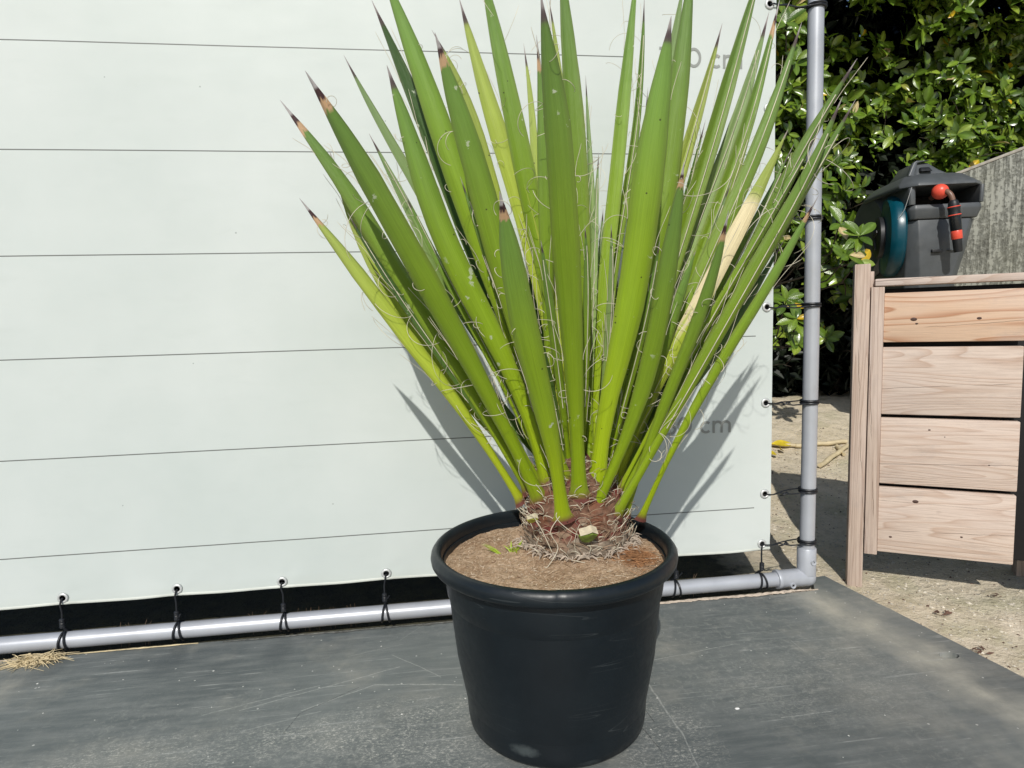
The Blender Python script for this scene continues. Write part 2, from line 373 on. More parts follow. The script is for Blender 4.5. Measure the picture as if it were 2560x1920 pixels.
MT = {}
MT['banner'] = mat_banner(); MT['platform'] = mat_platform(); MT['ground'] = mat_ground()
MT['wood'] = mat_wood('weathered_plank'); MT['wood_warm'] = mat_wood('fresh_grained_plank', (.64, .49, .36), (.44, .24, .14), rings=17, w0=3.3, gray=.2)
MT['wood_post'] = mat_wood('post_wood', (.56, .475, .40), (.40, .31, .25), rings=12, w0=9.1, cross=16)
MT['leaf'] = mat_leaf(); MT['pot'] = mat_pot(); MT['concrete'] = mat_concrete(); MT['coir'] = mat_coir()
MT['pipe'] = simple('grey_tube', (.47, .49, .53), .38, .25, .06, 14, dirt=((.36, .35, .33), .5))
MT['fitting'] = simple('grey_fitting', (.44, .46, .50), .42, .15, .05, 40, dirt=((.34, .33, .30), .5))
MT['steel'] = simple('eyelet_steel', (.66, .67, .66), .42, .45, .12, 200)
MT['black'] = simple('matt_black', (.008, .008, .009), .7)
MT['cord'] = simple('black_bungee', (.012, .014, .018), .45, 0, .3, 400, bump=.0005)
MT['ink'] = simple('printed_ink', (.30, .315, .295), .5, 0, .04, 20)
MT['fibre'] = simple('pale_fibre', (.62, .57, .44), .6, 0, .2, 40)
MT['fibre_b'] = simple('brown_fibre', (.34, .23, .15), .8, 0, .35, 60)
MT['attr'] = mat_attr('bark_and_husk', .8, .35, .2, 0, .0015, 120)
MT['hedge'] = mat_attr('hedge_leaf', .24, .18, .65, .12, .0006, 40)
MT['inner'] = simple('shaded_hedge_leaf', (.006, .011, .004), .5, 0, .4, 8)
MT['twig'] = simple('grey_twig', (.07, .055, .04), .85, 0, .3, 30)
MT['bamboo'] = simple('pale_cane', (.62, .52, .33), .5, 0, .15, 30)
MT['yellow'] = simple('yellow_leaf', (.62, .47, .03), .55, 0, .2, 60)
MT['dry'] = simple('dry_grass', (.56, .46, .28), .8, 0, .25, 50)
MT['sprout'] = simple('fresh_blade', (.34, .46, .04), .5, 0, .2, 60)
MT['reel'] = simple('anthracite_plastic', (.082, .090, .096), .42, 0, .12, 22, dirt=((.20, .20, .19), .45))
MT['reel_d'] = simple('dark_plastic', (.014, .015, .017), .5, 0, .15, 30)
MT['teal'] = simple('teal_plastic', (.0, .06, .09), .35, 0, .1, 30)
MT['orange'] = simple('orange_plastic', (.80, .095, .055), .35, 0, .05, 30)
MT['hose'] = simple('brown_hose', (.20, .11, .075), .4, 0, .15, 60)
MT['mortar'] = simple('crumbly_mortar', (.50, .42, .34), .95, 0, .25, 90, bump=.003)
MT['stone'] = simple('pale_grit', (.56, .51, .42), .9, 0, .35, 9)
MT['dead'] = simple('dead_leaf', (.12, .065, .045), .8, 0, .4, 60)
MT['gap_shade'] = simple('black_gap_shade', (.006, .006, .007), .8)

# ------------------------------------------------------------------ ground and platform
def sstep(a, b, x):
    t = min(1, max(0, (x-a)/(b-a))); return t*t*(3-2*t)
def gz(x, y):
    base = -.016 + .10*sstep(.25, 1.0, y) + .13*sstep(.9, 1.6, y)
    if y < .25 and x > .9: base += .004*noise.noise(Vector((x*5, y*5, 0)))
    k = 1 if (abs(x) < 4 and abs(y) < 4) else 0
    f = sstep(.1, .5, y)
    return base + k*(.018*f+.002)*noise.noise(Vector((x*3.1, y*3.1, 3))) + k*(.008*f+.0015)*noise.noise(Vector((x*11, y*11, 7)))
xs = [-40, -20, -10, -5, -3.5] + [-2.4+.04*i for i in range(int(6.0/.04))] + [3.7, 4.5, 6, 10, 20, 40]
ys = [-40, -20, -10, -5, -3] + [-2.2+.04*i for i in range(int(4.6/.04))] + [2.6, 3.2, 5, 10, 20, 40]
g = MB(); nx = len(xs)
g.add([(x, y, gz(x, y)) for y in ys for x in xs], [(j*nx+i, j*nx+i+1, (j+1)*nx+i+1, (j+1)*nx+i) for j in range(len(ys)-1) for i in range(nx-1)])
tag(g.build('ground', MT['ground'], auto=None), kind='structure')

# the board: outline with a real countersunk hole
bm = bmesh.new()
out = [(-2.3, -.020), (-1.2, -.021), (-.4, -.022), (.3, -.026), (.80, -.033), (.875, -.030), (.902, .018), (.925, .040), (.948, .043),
       (.98, -.18), (1.013, -.42), (1.12, -1.2), (1.24, -2.1), (-2.3, -2.1)]
hole = [(.946+.0165*math.cos(a)*1.15, -.337+.0115*math.sin(a)) for a in [2*math.pi*i/18 for i in range(18)]]
def dense(poly, step=.03):
    r = []
    for i, p in enumerate(poly):
        q = poly[(i+1) % len(poly)]; L_ = math.dist(p, q); n = max(1, int(L_/step))
        for k in range(n):
            t = k/n; x, y = p[0]+(q[0]-p[0])*t, p[1]+(q[1]-p[1])*t
            j = .0022 if L_ > .03 else 0
            r.append((x+j*noise.noise(Vector((x*31, y*31, 1))), y+j*noise.noise(Vector((x*29, y*29, 9)))))
    return r
def loop(pts, z):
    vs = [bm.verts.new((x, y, z)) for x, y in pts]; es = [bm.edges.new((vs[i], vs[(i+1) % len(vs)])) for i in range(len(vs))]; return vs, es
o1, e1 = loop(dense(out), 0); h1, e2 = loop(hole, 0)
bmesh.ops.triangle_fill(bm, edges=e1+e2, use_beauty=True)
for f in bm.faces:
    if f.normal.z < 0: f.normal_flip()
lo = [bm.verts.new((v.co.x, v.co.y, -.03)) for v in o1]
for i in range(len(o1)): bm.faces.new((o1[i], o1[(i+1) % len(o1)], lo[(i+1) % len(o1)], lo[i]))
hl = [bm.verts.new((v.co.x, v.co.y, -.010)) for v in h1]
for i in range(len(h1)): bm.faces.new((h1[i], h1[(i+1) % len(h1)], hl[(i+1) % len(h1)], hl[i]))
bm.faces.new(hl)
bmesh.ops.recalc_face_normals(bm, faces=bm.faces)
me = bpy.data.meshes.new('platform'); bm.to_mesh(me); bm.free()
pl = link('platform', me, MT['platform']); tag(pl, kind='structure')
tt = MB()
# crumbly mortar and grit along the seam below the tube
def seam(x0, x1, yc, wd, h, n, seed):
    m = MB(); rr = random.Random(seed); prev = None; vs = []
    for i in range(n+1):
        x = x0+(x1-x0)*i/n; tp_ = min(1, i/n*8+.05, (1-i/n)*8+.05); a = wd*tp_*(.25+1.2*abs(noise.noise(Vector((x*17, seed, 0))))+.8*abs(noise.noise(Vector((x*61, seed, 3)))))+rr.uniform(-.1, .1)*wd
        y = yc + .3*wd*noise.noise(Vector((x*9, seed, 4))); k = h*tp_*(.5+.9*abs(noise.noise(Vector((x*47, seed, 2)))))
        vs += [(x, y-a, .0012), (x, y-a*.55, k*.7+.002), (x, y, k+.002), (x, y+a*.6, k*.6), (x, y+a, -.012)]
    m.add(vs, [(i*5+k, (i+1)*5+k, (i+1)*5+k+1, i*5+k+1) for i in range(n) for k in range(4)]); return m
tag(seam(.26, .885, -.028, .0085, .004, 260, 3).build('mortar_seam', MT['mortar'], auto=25), kind='structure')
tag(seam(-.80, -.50, -.024, .0026, .0015, 200, 5).build('dirt_line', MT['dry'], auto=25), kind='structure')
tag(seam(-.45, .26, -.028, .005, .0014, 300, 8).build('board_edge_strip', simple('edge_strip', (.10, .10, .09), .9, 0, .5, 120, bump=.002), auto=25), kind='structure')
tag(seam(-2.2, -.80, -.026, .0042, .002, 200, 9).build('dirt_line', MT['mortar'], auto=25), kind='structure')

# loose grit and chips
def chips(n, area, smin, smax, seed, zf, k=1):
    m = MB(); rr = random.Random(seed)
    for _ in range(n):
        x, y = area(rr); s = rr.uniform(smin, smax)*(.5+rr.random()); a = rr.random()*6.28
        M_ = Matrix.Translation((x, y, zf(x, y)+s*.15)) @ Matrix.Rotation(a, 4, 'Z') @ Matrix.Rotation(rr.uniform(-.4, .4), 4, 'X')
        vs = [M_ @ Vector((rr.uniform(.6, 1.2)*s*p[0], rr.uniform(.4, .9)*s*p[1], rr.uniform(.3, .6)*s*p[2])) for p in
              ((1,0,0),(0,1,0),(-1,0,0),(0,-1,0),(0,0,1),(0,0,-1))]
        m.add(vs, [(0,1,4),(1,2,4),(2,3,4),(3,0,4),(1,0,5),(2,1,5),(3,2,5),(0,3,5)])
    return m
def sand_area(rr):
    y = rr.uniform(-.6, 1.2); return rr.uniform(.955-.141*min(y, .04), 2.2), y
tag(chips(4200, sand_area, .0012, .0055, 4, gz).build('gravel', MT['stone'], smooth=False),
    'fine pale grit scattered over the sandy ground beside the board', 'gravel', kind='stuff')
tag(chips(1500, sand_area, .001, .004, 14, gz).build('wood_debris', MT['dead'], smooth=False),
    'tiny brown crumbs and bark bits strewn on the sandy ground', 'debris', kind='stuff')
def board_area(rr): return rr.uniform(-1.2, 1.0), rr.uniform(-.75, -.03)
tag(chips(150, board_area, .0008, .002, 24, lambda x, y: 0).build('white_crumbs', simple('white_crumb', (.6, .6, .56), .8), smooth=False),
    'tiny white crumbs lying on the black board', 'crumbs', kind='stuff')
# the larger clusters of dead leaf on the sand
def dead_leaf(px, py, s, seed, label):
    rr = random.Random(seed); c = atz(px, py, -.012); m = MB()
    for i in range(9):
        a = rr.random()*6.28; q = Vector((rr.uniform(-1, 1)*s*.6, rr.uniform(-1, 1)*s*.35, .002+rr.random()*s*.12))
        l = s*rr.uniform(.2, .5); d = Vector((math.cos(a), math.sin(a), rr.uniform(-.2, .3))); e = Vector((-d.y, d.x, rr.uniform(-.5, .5)))*.4
        p = [q-d*l*.5, q+e*l*.5, q+d*l*.5, q-e*l*.5]; up = Vector((0, 0, .0012))
        m.add(p+[v+up for v in p], [(0,1,2,3),(7,6,5,4),(0,4,5,1),(1,5,6,2),(2,6,7,3),(3,7,4,0)])
    o = m.build('dead_leaf', MT['dead'], smooth=False); o.location = (c.x, c.y, gz(c.x, c.y)+.003); tag(o, label, 'dead leaf', 'crumpled dead leaves on the sand')
dead_leaf(2355, 1537, .034, 1, 'crumpled brown leaf on open sand below the wooden plank screen')
dead_leaf(2446, 1632, .030, 2, 'crumpled brown leaf at the board edge, nearest the round hole')
dead_leaf(2487, 1489, .020, 3, 'small brown leaf scrap by the shadow of the wooden screen')
# white scrap on the board
m = MB(); m.lathe([(.0, .0018), (.003, .0016), (.0042, .0006), (.0038, 0.0)], 10)
o = m.build('paint_chip', simple('white_chip', (.8, .8, .78), .6)); o.location = atz(1843, 1772, 0); o.scale = (1, .6, 1)
tag(o, 'tiny white flake lying alone on the board right of the pot', 'flake')

# ------------------------------------------------------------------ banner
BX0, BX1, BZ0, BZ1 = -1.62, .778, .0955, 1.86
def bdisp(x, z):
    e = min(1, max(0, (x-BX0)/.15))
    y = .0030*noise.noise(Vector((x*1.7, z*1.7, 0))) + .0010*noise.noise(Vector((x*5, z*4, 5)))
    y += .0022*noise.noise(Vector((x*11, z*3, 2)))*math.exp(-(z-BZ0)/.07) + .0016*noise.noise(Vector((x*3, z*11, 8)))*math.exp((x-BX1)/.06)
    for ex in (-.763, -.542, -.330, -.112, .541, .7575):
        dx, dz = x-ex, z-.1105; r2 = math.hypot(dx, dz)
        if r2 < .08: y += .0013*math.sin(math.atan2(dz, dx)*5+ex*9)*math.exp(-r2/.025)*min(1, r2/.012)
    y += .0009*math.exp(-((z-BZ0)/.03)**2)*math.sin((x+.112)/.2185*2*math.pi)
    return y
XS = [BX0+(BX1-BX0)*i/240 for i in range(241)]; ZS = [BZ0+(BZ1-BZ0)*i/176 for i in range(177)]
def bedge(x): return .0007*math.cos((x+.112)/.2185*2*math.pi)
m = MB(); nx = len(XS)
front = [(x, bdisp(x, z), z + (bedge(x) if k == 0 else 0)) for k, z in enumerate(ZS) for x in XS]
back = [(x, y+.0008, z) for x, y, z in front]
nf = len(front); fs = []
for j in range(len(ZS)-1):
    for i in range(nx-1):
        a = j*nx+i; fs.append((a, a+1, a+nx+1, a+nx)); fs.append((a+nf, a+nx+nf, a+nx+1+nf, a+1+nf))
for i in range(nx-1):
    fs.append((i+nf, i+1+nf, i+1, i)); a = (len(ZS)-1)*nx+i; fs.append((a, a+1, a+1+nf, a+nf))
for j in range(len(ZS)-1):
    a = j*nx+nx-1; fs.append((a, a+nf, a+nx+nf, a+nx)); a = j*nx; fs.append((a, a+nx, a+nx+nf, a+nf))
m.add(front+back, fs)
banner = empty('banner', (0, 0, 0), 'large pale height-measuring banner with grey lines, tied to the tube frame', 'banner')
m.build('sheet', MT['banner'], banner, auto=60)
# hem along the lower edge, slightly proud
hm = MB(); vs = []
for x in XS: vs += [(x, bdisp(x, BZ0)-.0008, BZ0+bedge(x)+.0006), (x, bdisp(x, BZ0)-.0022, BZ0+bedge(x)+.003), (x, bdisp(x, BZ0+.012)-.0012, BZ0+bedge(x)+.0062)]
hm.add(vs, [(i*3+k, (i+1)*3+k, (i+1)*3+k+1, i*3+k+1) for i in range(len(XS)-1) for k in range(2)])
hm.build('hem', simple('banner_hem', (.70, .73, .67), .5, 0, .05, 30), banner, auto=None)

# print: monoline geometric lettering
def arc(cx, cy, rx, ry, a0, a1, n=26): return [(cx+rx*math.cos(R_(a0+(a1-a0)*i/n)), cy+ry*math.sin(R_(a0+(a1-a0)*i/n))) for i in range(n+1)]
GL = {'1': (.45, [[(.0, .925), (.27, .925)], [(.27, .99), (.27, 0)]]),
      '4': (.86, [[(.50, .985), (.06, .29), (.06, .25)], [(.02, .25), (.80, .25)], [(.60, .52), (.60, 0)]]),
      '0': (.80, [arc(.38, .5, .305, .43, 0, 360)]),
      '6': (.76, [arc(.36, .305, .275, .24, 0, 360), arc(.46, .42, .375, .51, 62, 193)]),
      'c': (.64, [arc(.33, .345, .255, .28, 48, 312)]),
      'm': (1.2, [[(.09, .69), (.09, 0)], arc(.305, .43, .205, .195, 180, 0, 14)+[(.51, 0)], arc(.725, .43, .205, .195, 180, 0, 14)+[(.93, 0)]]),
      ' ': (.36, [])}
def ribbon(m, pts, w_, X0, Z0, sx, sz):
    P = [Vector((X0+x*sx, Z0+z*sz)) for x, z in pts]; n = len(P); vs = []
    cl = (P[0]-P[-1]).length < 1e-6
    for i in range(n):
        t = (P[min(i+1, n-1)]-P[max(i-1, 0)]) if not (cl and i in (0, n-1)) else (P[1]-P[-2])
        t.normalize(); q = Vector((-t.y, t.x))*w_*.5
        if 0 < i < n-1:
            a = (P[i]-P[i-1]).normalized(); q = q/max(.5, abs(a.dot(t)))
        for s_ in (q, -q):
            x, z = P[i]+s_; vs.append((x, bdisp(x, z)-.0009, z))
    m.add(vs, [(2*i, 2*i+1, 2*i+3, 2*i+2) for i in range(n-1)])
def text(t, X0, Z0, sx, sz, name='printed_caption'):
    m = MB(); x = X0
    for ch in t:
        wd, st = GL[ch]
        for s_ in st: ribbon(m, s_, .0057, x, Z0, sx, sz)
        x += wd*sx
    o = m.build(name, MT['ink'], banner, smooth=False); return o
text('60 cm', .516, .382, .0455, .041)
text('140 cm', .512, 1.182, .0458, .041)
# eyelets
ey = MB()
ey.lathe([(.0056, .0), (.0060, .0022), (.0075, .003), (.0100, .0022), (.0112, .0002)], 28)
ey_me = ey.mesh('eyelet'); ey_me.materials.append(MT['steel'])
hd = MB(); hd.lathe([(.0, .0012), (.0059, .0012)], 20); hd_me = hd.mesh('eyelet_dark_disc'); hd_me.materials.append(MT['black'])  # black disc added where the open eyelet shows dark
EY = [(-1.42, .1105), (-1.2, .1105), (-.981, .1105), (-.763, .1105), (-.542, .1115), (-.330, .1105), (-.112, .1105), (.106, .1105), (.324, .1105), (.541, .1105), (.7575, .1115)] + \
     [(.762, z) for z in (.232, .446, .665, .882, 1.10, 1.318, 1.535, 1.75)]
for x, z in EY:
    e = link('eyelet', ey_me, parent=banner); e.location = (x, bdisp(x, z)-.0008, z); e.rotation_euler = (R_(90), 0, 0)
    h = link('eyelet_dark_disc', hd_me, parent=e)

# ------------------------------------------------------------------ tube frame
PX, PZ, PR = .872, .0212, .0168
frame = empty('tube_frame', (PX, 0, 0), 'grey round tube frame carrying the banner, standing on the black board', 'tube frame')
def P_(x, y, z): return (x-PX, y, z)
m = MB(); m.tube([P_(PX+.002*math.sin(z*3), 0, z) for z in [.03+.05*i for i in range(40)]], PR, 32)
m.build('upright_tube', MT['pipe'], frame, auto=60)
m = MB(); m.tube([P_(x, 0, PZ) for x in [-1.75+.05*i for i in range(52)]]+[P_(.86, 0, PZ)], PR, 32); m.build('ground_tube', MT['pipe'], frame, auto=60)
m = MB()
q = 14; path = []; rad = []
RS = .0213
path = [P_(PX, 0, .083), P_(PX, 0, .0835), P_(PX, 0, .079), P_(PX, 0, .040)]
m.lathe([(PR, .0945), (RS-.0012, .0945), (RS, .0930), (RS, .030)], 36, Matrix.Translation((0, .0, 0)))
Mx = Matrix.Translation((0, 0, PZ)) @ Matrix.Rotation(R_(-90), 4, 'Y')
m.lathe([(PR, .078), (RS+.0005, .078), (RS+.0014, .0765), (RS+.0014, .070), (RS, .068), (RS, .0)], 36, Mx)
# rounded heel
ring = [(RS*1.02*math.cos(R_(a)), PZ+RS*1.02*math.sin(R_(a))) for a in range(-90, 91, 10)]
m.lathe([(max(1e-4, r), z) for r, z in ring], 36)
m.build('elbow_fitting', MT['fitting'], frame, auto=50)
for (x, y, z) in ((.004, -.0222, .064), (-.046, -.0222, .012)):
    s_ = MB(); s_.lathe([(.0028, .0004), (.0032, .0035), (.0062, .0045), (.0072, .002), (.0074, -.003)], 20)
    b_ = s_.build('screw_boss', MT['fitting'], frame); b_.location = (x, y+.003, z); b_.rotation_euler = (R_(90), 0, 0)
    s2 = MB(); s2.lathe([(0, .0012), (.0029, .0012), (.0029, 0)], 12); k = s2.build('set_screw', MT['black'], b_, smooth=False)

# ------------------------------------------------------------------ bungee ties
def tor(c, axis, R0, r, n=26, k=8, tilt=0, flat=1.0):
    pts = []
    for i in range(n):
        a = 2*math.pi*i/n
        if axis == 'X': pts.append(Vector((c[0]+tilt*math.sin(a), c[1]+R0*math.cos(a), c[2]+R0*math.sin(a))))
        else: pts.append(Vector((c[0]+R0*math.cos(a), c[1]+R0*math.sin(a), c[2]+tilt*math.sin(a))))
    return pts
def tie_bottom(ex, ez, label, seed, cx=None):
    rr = random.Random(seed); dx = rr.uniform(-.006, .004); bx = ex+dx
    t = empty('bungee_tie', (ex, -.02, PZ), label, 'bungee cord', 'black bungee ties along the lower edge of the banner')
    def Q(x, y, z): return (x-ex, y+.02, z-PZ)
    m = MB()
    kz = .0585+rr.uniform(-.003, .003)
    m.tube([Q(ex, .002, ez), Q(ex-.001, -.0045, ez-.002), Q(ex-.003, -.006, ez-.012), Q(bx, -.005, ez-.026), Q(bx, -.006, kz+.008)], .0019, 8)
    m.build('cord', MT['cord'], t)
    m = MB(); pr = []
    for i in range(13): pr.append((.0042+.0016*abs(math.sin(i*1.35)), .009-.0015*i))
    pr = [(.001, .0105)]+pr+[(.002, -.011)]
    m.lathe(pr, 14, Matrix.Translation(Q(bx, -.007, kz))); m.build('knot', MT['cord'], t)
    for i, s_ in enumerate((-1, 1)):
        m = MB(); w_ = .0065+rr.uniform(0, .0025)
        pts = []
        for k in range(22):
            a = R_(95+k*(330/21)); f = math.sin(max(0, min(1, k/21))*math.pi)
            pts.append(Q(bx+s_*w_*f+.001*s_, (PR+.0022)*math.cos(a)*1.0, PZ+(PR+.0022)*math.sin(a)))
        pts.append(Q(bx, -.007, kz-.008))
        m.tube(pts, .0024, 8); m.build('loop', MT['cord'], t)
    if rr.random() < .7:
        m = MB(); m.tube([Q(bx, -.008, kz-.006), Q(bx+.006, -.013, kz-.001), Q(bx+.011, -.016, kz+.007)], .0013, 6); m.build('cord_end', MT['cord'], t)
names = {-.763: 'black bungee tie over the tube beside the dry grass tuft', -.542: 'black bungee tie on the tube, second from the dry grass tuft',
         -.330: 'black bungee tie on the tube, third from the dry grass tuft', -.112: 'black bungee tie on the tube just left of the flower pot',
         .324: 'black bungee tie on the tube half hidden at the right of the pot rim'}
for k, (x, l) in enumerate(names.items()): tie_bottom(x if x > 0 else x, .1105, l, 40+k)
tie_bottom(.106, .1105, 'black bungee tie on the tube hidden behind the pot', 61)
# ties right of pot: one plain band, one with a slim stem
tie_bottom(.541, .1105, 'black bungee band on the tube between the pot and the corner eyelet', 62)
tie_bottom(.7575, .1105, 'black bungee tie with a slim stem just left of the elbow fitting', 71)
side_lab = {.111: 'short black bungee strap low on the upright, just above the elbow fitting', .232: 'black bungee strap round the upright, second above the elbow',
            .446: 'black bungee strap with a frayed hook, level with the 60 cm caption', .665: 'black bungee strap round the upright above the hedge shoots',
            .882: 'black bungee strap slanting behind the lowest right-hand blade tips', 1.318: 'thick black bungee strap at the top of the upright by the hedge leaves'}
def tie_side(ez, label, seed):
    rr = random.Random(seed); pz = ez+rr.uniform(-.004, .008)
    if ez == .882: pz = ez-.02
    t = empty('bungee_strap', (PX, 0, pz), label, 'bungee cord', 'black bungee straps along the upright')
    def Q(x, y, z): return (x-PX, y, z-pz)
    for dz in (-.0028, .0028):
        m = MB(); m.tube([Vector(Q(*p)) for p in tor((PX, 0, pz+dz), 'Z', PR+.0020, .0025)], .0028, 8, closed=True); m.build('loop', MT['cord'], t)
    x0 = .762 if ez != .111 else .7575
    m = MB()
    for sgn in (-1, 1):
        m.tube([Q(PX-PR*.6, -.0165*1 if sgn < 0 else .012, pz+.002*sgn), Q(PX-.045, -.007*1 if sgn < 0 else .006, pz+.0035*sgn-.002), Q(.80, -.002, pz*.4+ez*.6+.001*sgn), Q(.783, -.004, ez-.003), Q(x0+.006, -.006, ez-.001), Q(x0, .002, ez)], .0016, 7)
    m.build('cord', MT['cord'], t)
    if rr.random() < .6:
        m = MB(); c = Q(.812, -.003, ez-.004)
        m.tube([Vector(c)+Vector((.011*math.cos(a*.7)*(1-a*.04), .004*math.sin(a*1.7), .004*math.sin(a))) for a in [i*.45 for i in range(22)]], .0013, 6)
        m.build('hook', MT['cord'], t)
for k, (z, l) in enumerate(side_lab.items()): tie_side(z, l, 80+k)

# ------------------------------------------------------------------ dry grass tuft
m = MB(); rr = random.Random(5); c = Vector((-.800, -.036, 0.0))
for i in range(330):
    a = rr.uniform(2.6, 6.8); l = rr.uniform(.008, .034); s0 = c+Vector((rr.gauss(0, .017), rr.gauss(0, .008), rr.uniform(0, .006)))
    d = Vector((math.cos(a)*rr.uniform(.4, 1.2), math.sin(a)*.8, rr.uniform(.05, .8))); bend = Vector((rr.gauss(0, .5), rr.gauss(0, .4), -rr.uniform(.2, 1.1)))
    pts = [s0+d*l*t+bend*l*t*t for t in (0, .35, .7, 1)]
    pts = [Vector((p.x, p.y, max(p.z, .0015))) for p in pts]
    m.tube(pts, [.0011, .0010, .0007, .0003], 4)
for i in range(40):
    a = rr.uniform(2.9, 3.6); s0 = c+Vector((-.045+rr.gauss(0, .014), -.006+rr.gauss(0, .006), .002)); l = rr.uniform(.004, .012)
    m.tube([s0, s0+Vector((math.cos(a)*l, math.sin(a*3)*l, rr.uniform(0, .006)))], [.0009, .0003], 4)
tag(m.build('dry_grass_tuft', MT['dry']), 'straw coloured dry grass tuft at the edge of the board under the tube', 'dry grass', kind='stuff')
# seedlings in the dark strip behind the tube
m = MB(); rr = random.Random(8)
for cx in (-.66, -.62, -.39, -.30, -.27, -.24, -.20, .60):
    for k in range(3):
        x = cx+rr.gauss(0, .010); y = .021+rr.uniform(0, .008); z = gz(x, y); h = rr.uniform(.046, .058)
        m.tube([(x, y, z), (x+rr.gauss(0, .002), y, z+h*.7), (x+rr.gauss(0, .006), y-.002, z+h)], [.0004, .0004, .0002], 4)
tag(m.build('seedling_stems', MT['fibre_b']), 'thin dry seedling stems poking up behind the ground tube', 'weeds', kind='stuff')

# ------------------------------------------------------------------ pot
PC = Vector((.1855, -.378, 0))
pot = empty('plant_pot', PC, 'large round black plastic plant pot with a thick rolled rim', 'plant pot')
prof = [(0.0005, .003), (.128, .0012), (.138, .003), (.1432, .009), (.1450, .022), (.1470, .060), (.1500, .12), (.1518, .166), (.1520, .1705), (.1495, .1720), (.1500, .1745), (.1615, .1760),
        (.1645, .1800), (.1648, .1860), (.1632, .1882), (.1648, .1905), (.1648, .1960), (.1662, .2040), (.1695, .2130), (.1722, .2220), (.1738, .2320), (.1755, .2480), (.1775, .2705)]
inner = [(.1745, .270), (.1730, .25), (.160, .12), (.14, .01), (.0005, .008)]
m = MB(); m.lathe(prof+[(.177, .272), (.1755, .272)]+inner, 128); m.build('body', MT['pot'], pot, auto=50)
rim = [(.1770, .2715), (.1825, .2672), (.1878, .2665), (.1925, .2690), (.1953, .2735), (.1962, .2790), (.1950, .2850), (.1915, .2900), (.1868, .2925), (.1825, .2908), (.1796, .2868), (.1782, .2800), (.1776, .2690)]
def dent(a, z):   # small dent at the front of the rim
    d = (a-4.56+math.pi) % (2*math.pi)-math.pi
    d2 = (a-4.50+math.pi) % (2*math.pi)-math.pi
    return (-.0013*math.exp(-(d/.012)**2)+.0006*math.exp(-(d2/.03)**2))*(1 if z > .265 else 0) + .0007*math.sin(2*a+.6)
m = MB(); m.lathe(rim, 256, wob=dent)
m.f = [f for f in m.f if len(f) == 4]
m.build('rim', MT['pot'], pot, auto=60)

SZ = .2680
def soilz(x, y):
    r = math.hypot(x-PC.x, y-PC.y); d = math.hypot(x-.2375, y+.322)
    return SZ + .006*math.exp(-(d/.12)**2) + .004*noise.noise(Vector((x*18, y*18, 2))) + .0025*noise.noise(Vector((x*60, y*60, 5))) - .004*sstep(.145, .177, r)
m = MB(); vs = [(PC.x, PC.y, soilz(PC.x, PC.y))]; NR, NA = 34, 110
for i in range(1, NR+1):
    for k in range(NA):
        a = 2*math.pi*k/NA; r = .1765*i/NR; x, y = PC.x+r*math.cos(a), PC.y+r*math.sin(a); vs.append((x, y, soilz(x, y)))
fs = [(0, 1+k, 1+(k+1) % NA) for k in range(NA)]
for i in range(NR-1):
    for k in range(NA): fs.append((1+i*NA+k, 1+(i+1)*NA+k, 1+(i+1)*NA+(k+1) % NA, 1+i*NA+(k+1) % NA))
m.add(vs, fs)
rr = random.Random(21)
soil = m.build('coir_soil', MT['coir'], auto=None)
tag(soil, 'brown fibrous coir soil filling the black pot', 'potting soil', kind='stuff')
m = MB()
for i in range(7500):
    a = rr.random()*6.283; r = .173*math.sqrt(rr.random()); x, y = PC.x+r*math.cos(a), PC.y+r*math.sin(a)
    z = soilz(x, y); b = rr.random()*6.283; l = rr.uniform(.002, .009)*(2.2 if rr.random() < .05 else 1); d = Vector((math.cos(b), math.sin(b), rr.uniform(-.1, .35))); c_ = Vector((rr.gauss(0, .5), rr.gauss(0, .5), -.25))
    s0 = Vector((x, y, z+.0006)); hw = Vector((-d.y, d.x, .3))*rr.uniform(.00018, .00045)
    P = [s0, s0+d*l*.5+c_*l*.15, s0+d*l+c_*l*.5]; P = [Vector((p.x, p.y, max(p.z, soilz(p.x, p.y)+.0004))) for p in P]
    m.add([P[0]-hw, P[0]+hw, P[1]+hw, P[1]-hw, P[2]], [(0, 1, 2, 3), (3, 2, 4)])
b = NB('coir_strand'); gi = b.node('ShaderNodeNewGeometry').outputs['Random Per Island']
b.col(b.ramp(gi, [(0, (.22, .12, .07)), (.3, (.46, .31, .19)), (.7, (.66, .49, .33)), (1, (.82, .70, .54))])); b.set(rough=.8, spec=.2)
o = m.build('coir_strands', b.m, soil, smooth=False); o['kind'] = 'stuff'
# reddish coir clump at the right, long loose threads
m = MB()
for i in range(420):
    c_ = Vector((.312+rr.gauss(0, .012), -.42+rr.gauss(0, .016), 0)); c_.z = soilz(c_.x, c_.y)+rr.uniform(.0, .008)
    r = rr.uniform(.004, .014); a0 = rr.random()*6.28; n_ = 7; tilt = rr.uniform(-.6, .6)
    pts = [c_+Vector((r*math.cos(a0+t*.45), r*math.sin(a0+t*.45), r*tilt*math.sin(a0+t*.5)*.5)) for t in range(n_)]
    pts = [Vector((p.x, p.y, max(p.z, soilz(p.x, p.y)+.0005))) for p in pts]
    m.tube(pts, .00028, 3, cap=False)
o = m.build('coir_clump', simple('rusty_coir', (.40, .20, .09), .8, 0, .4, 60), soil); o['kind'] = 'stuff'
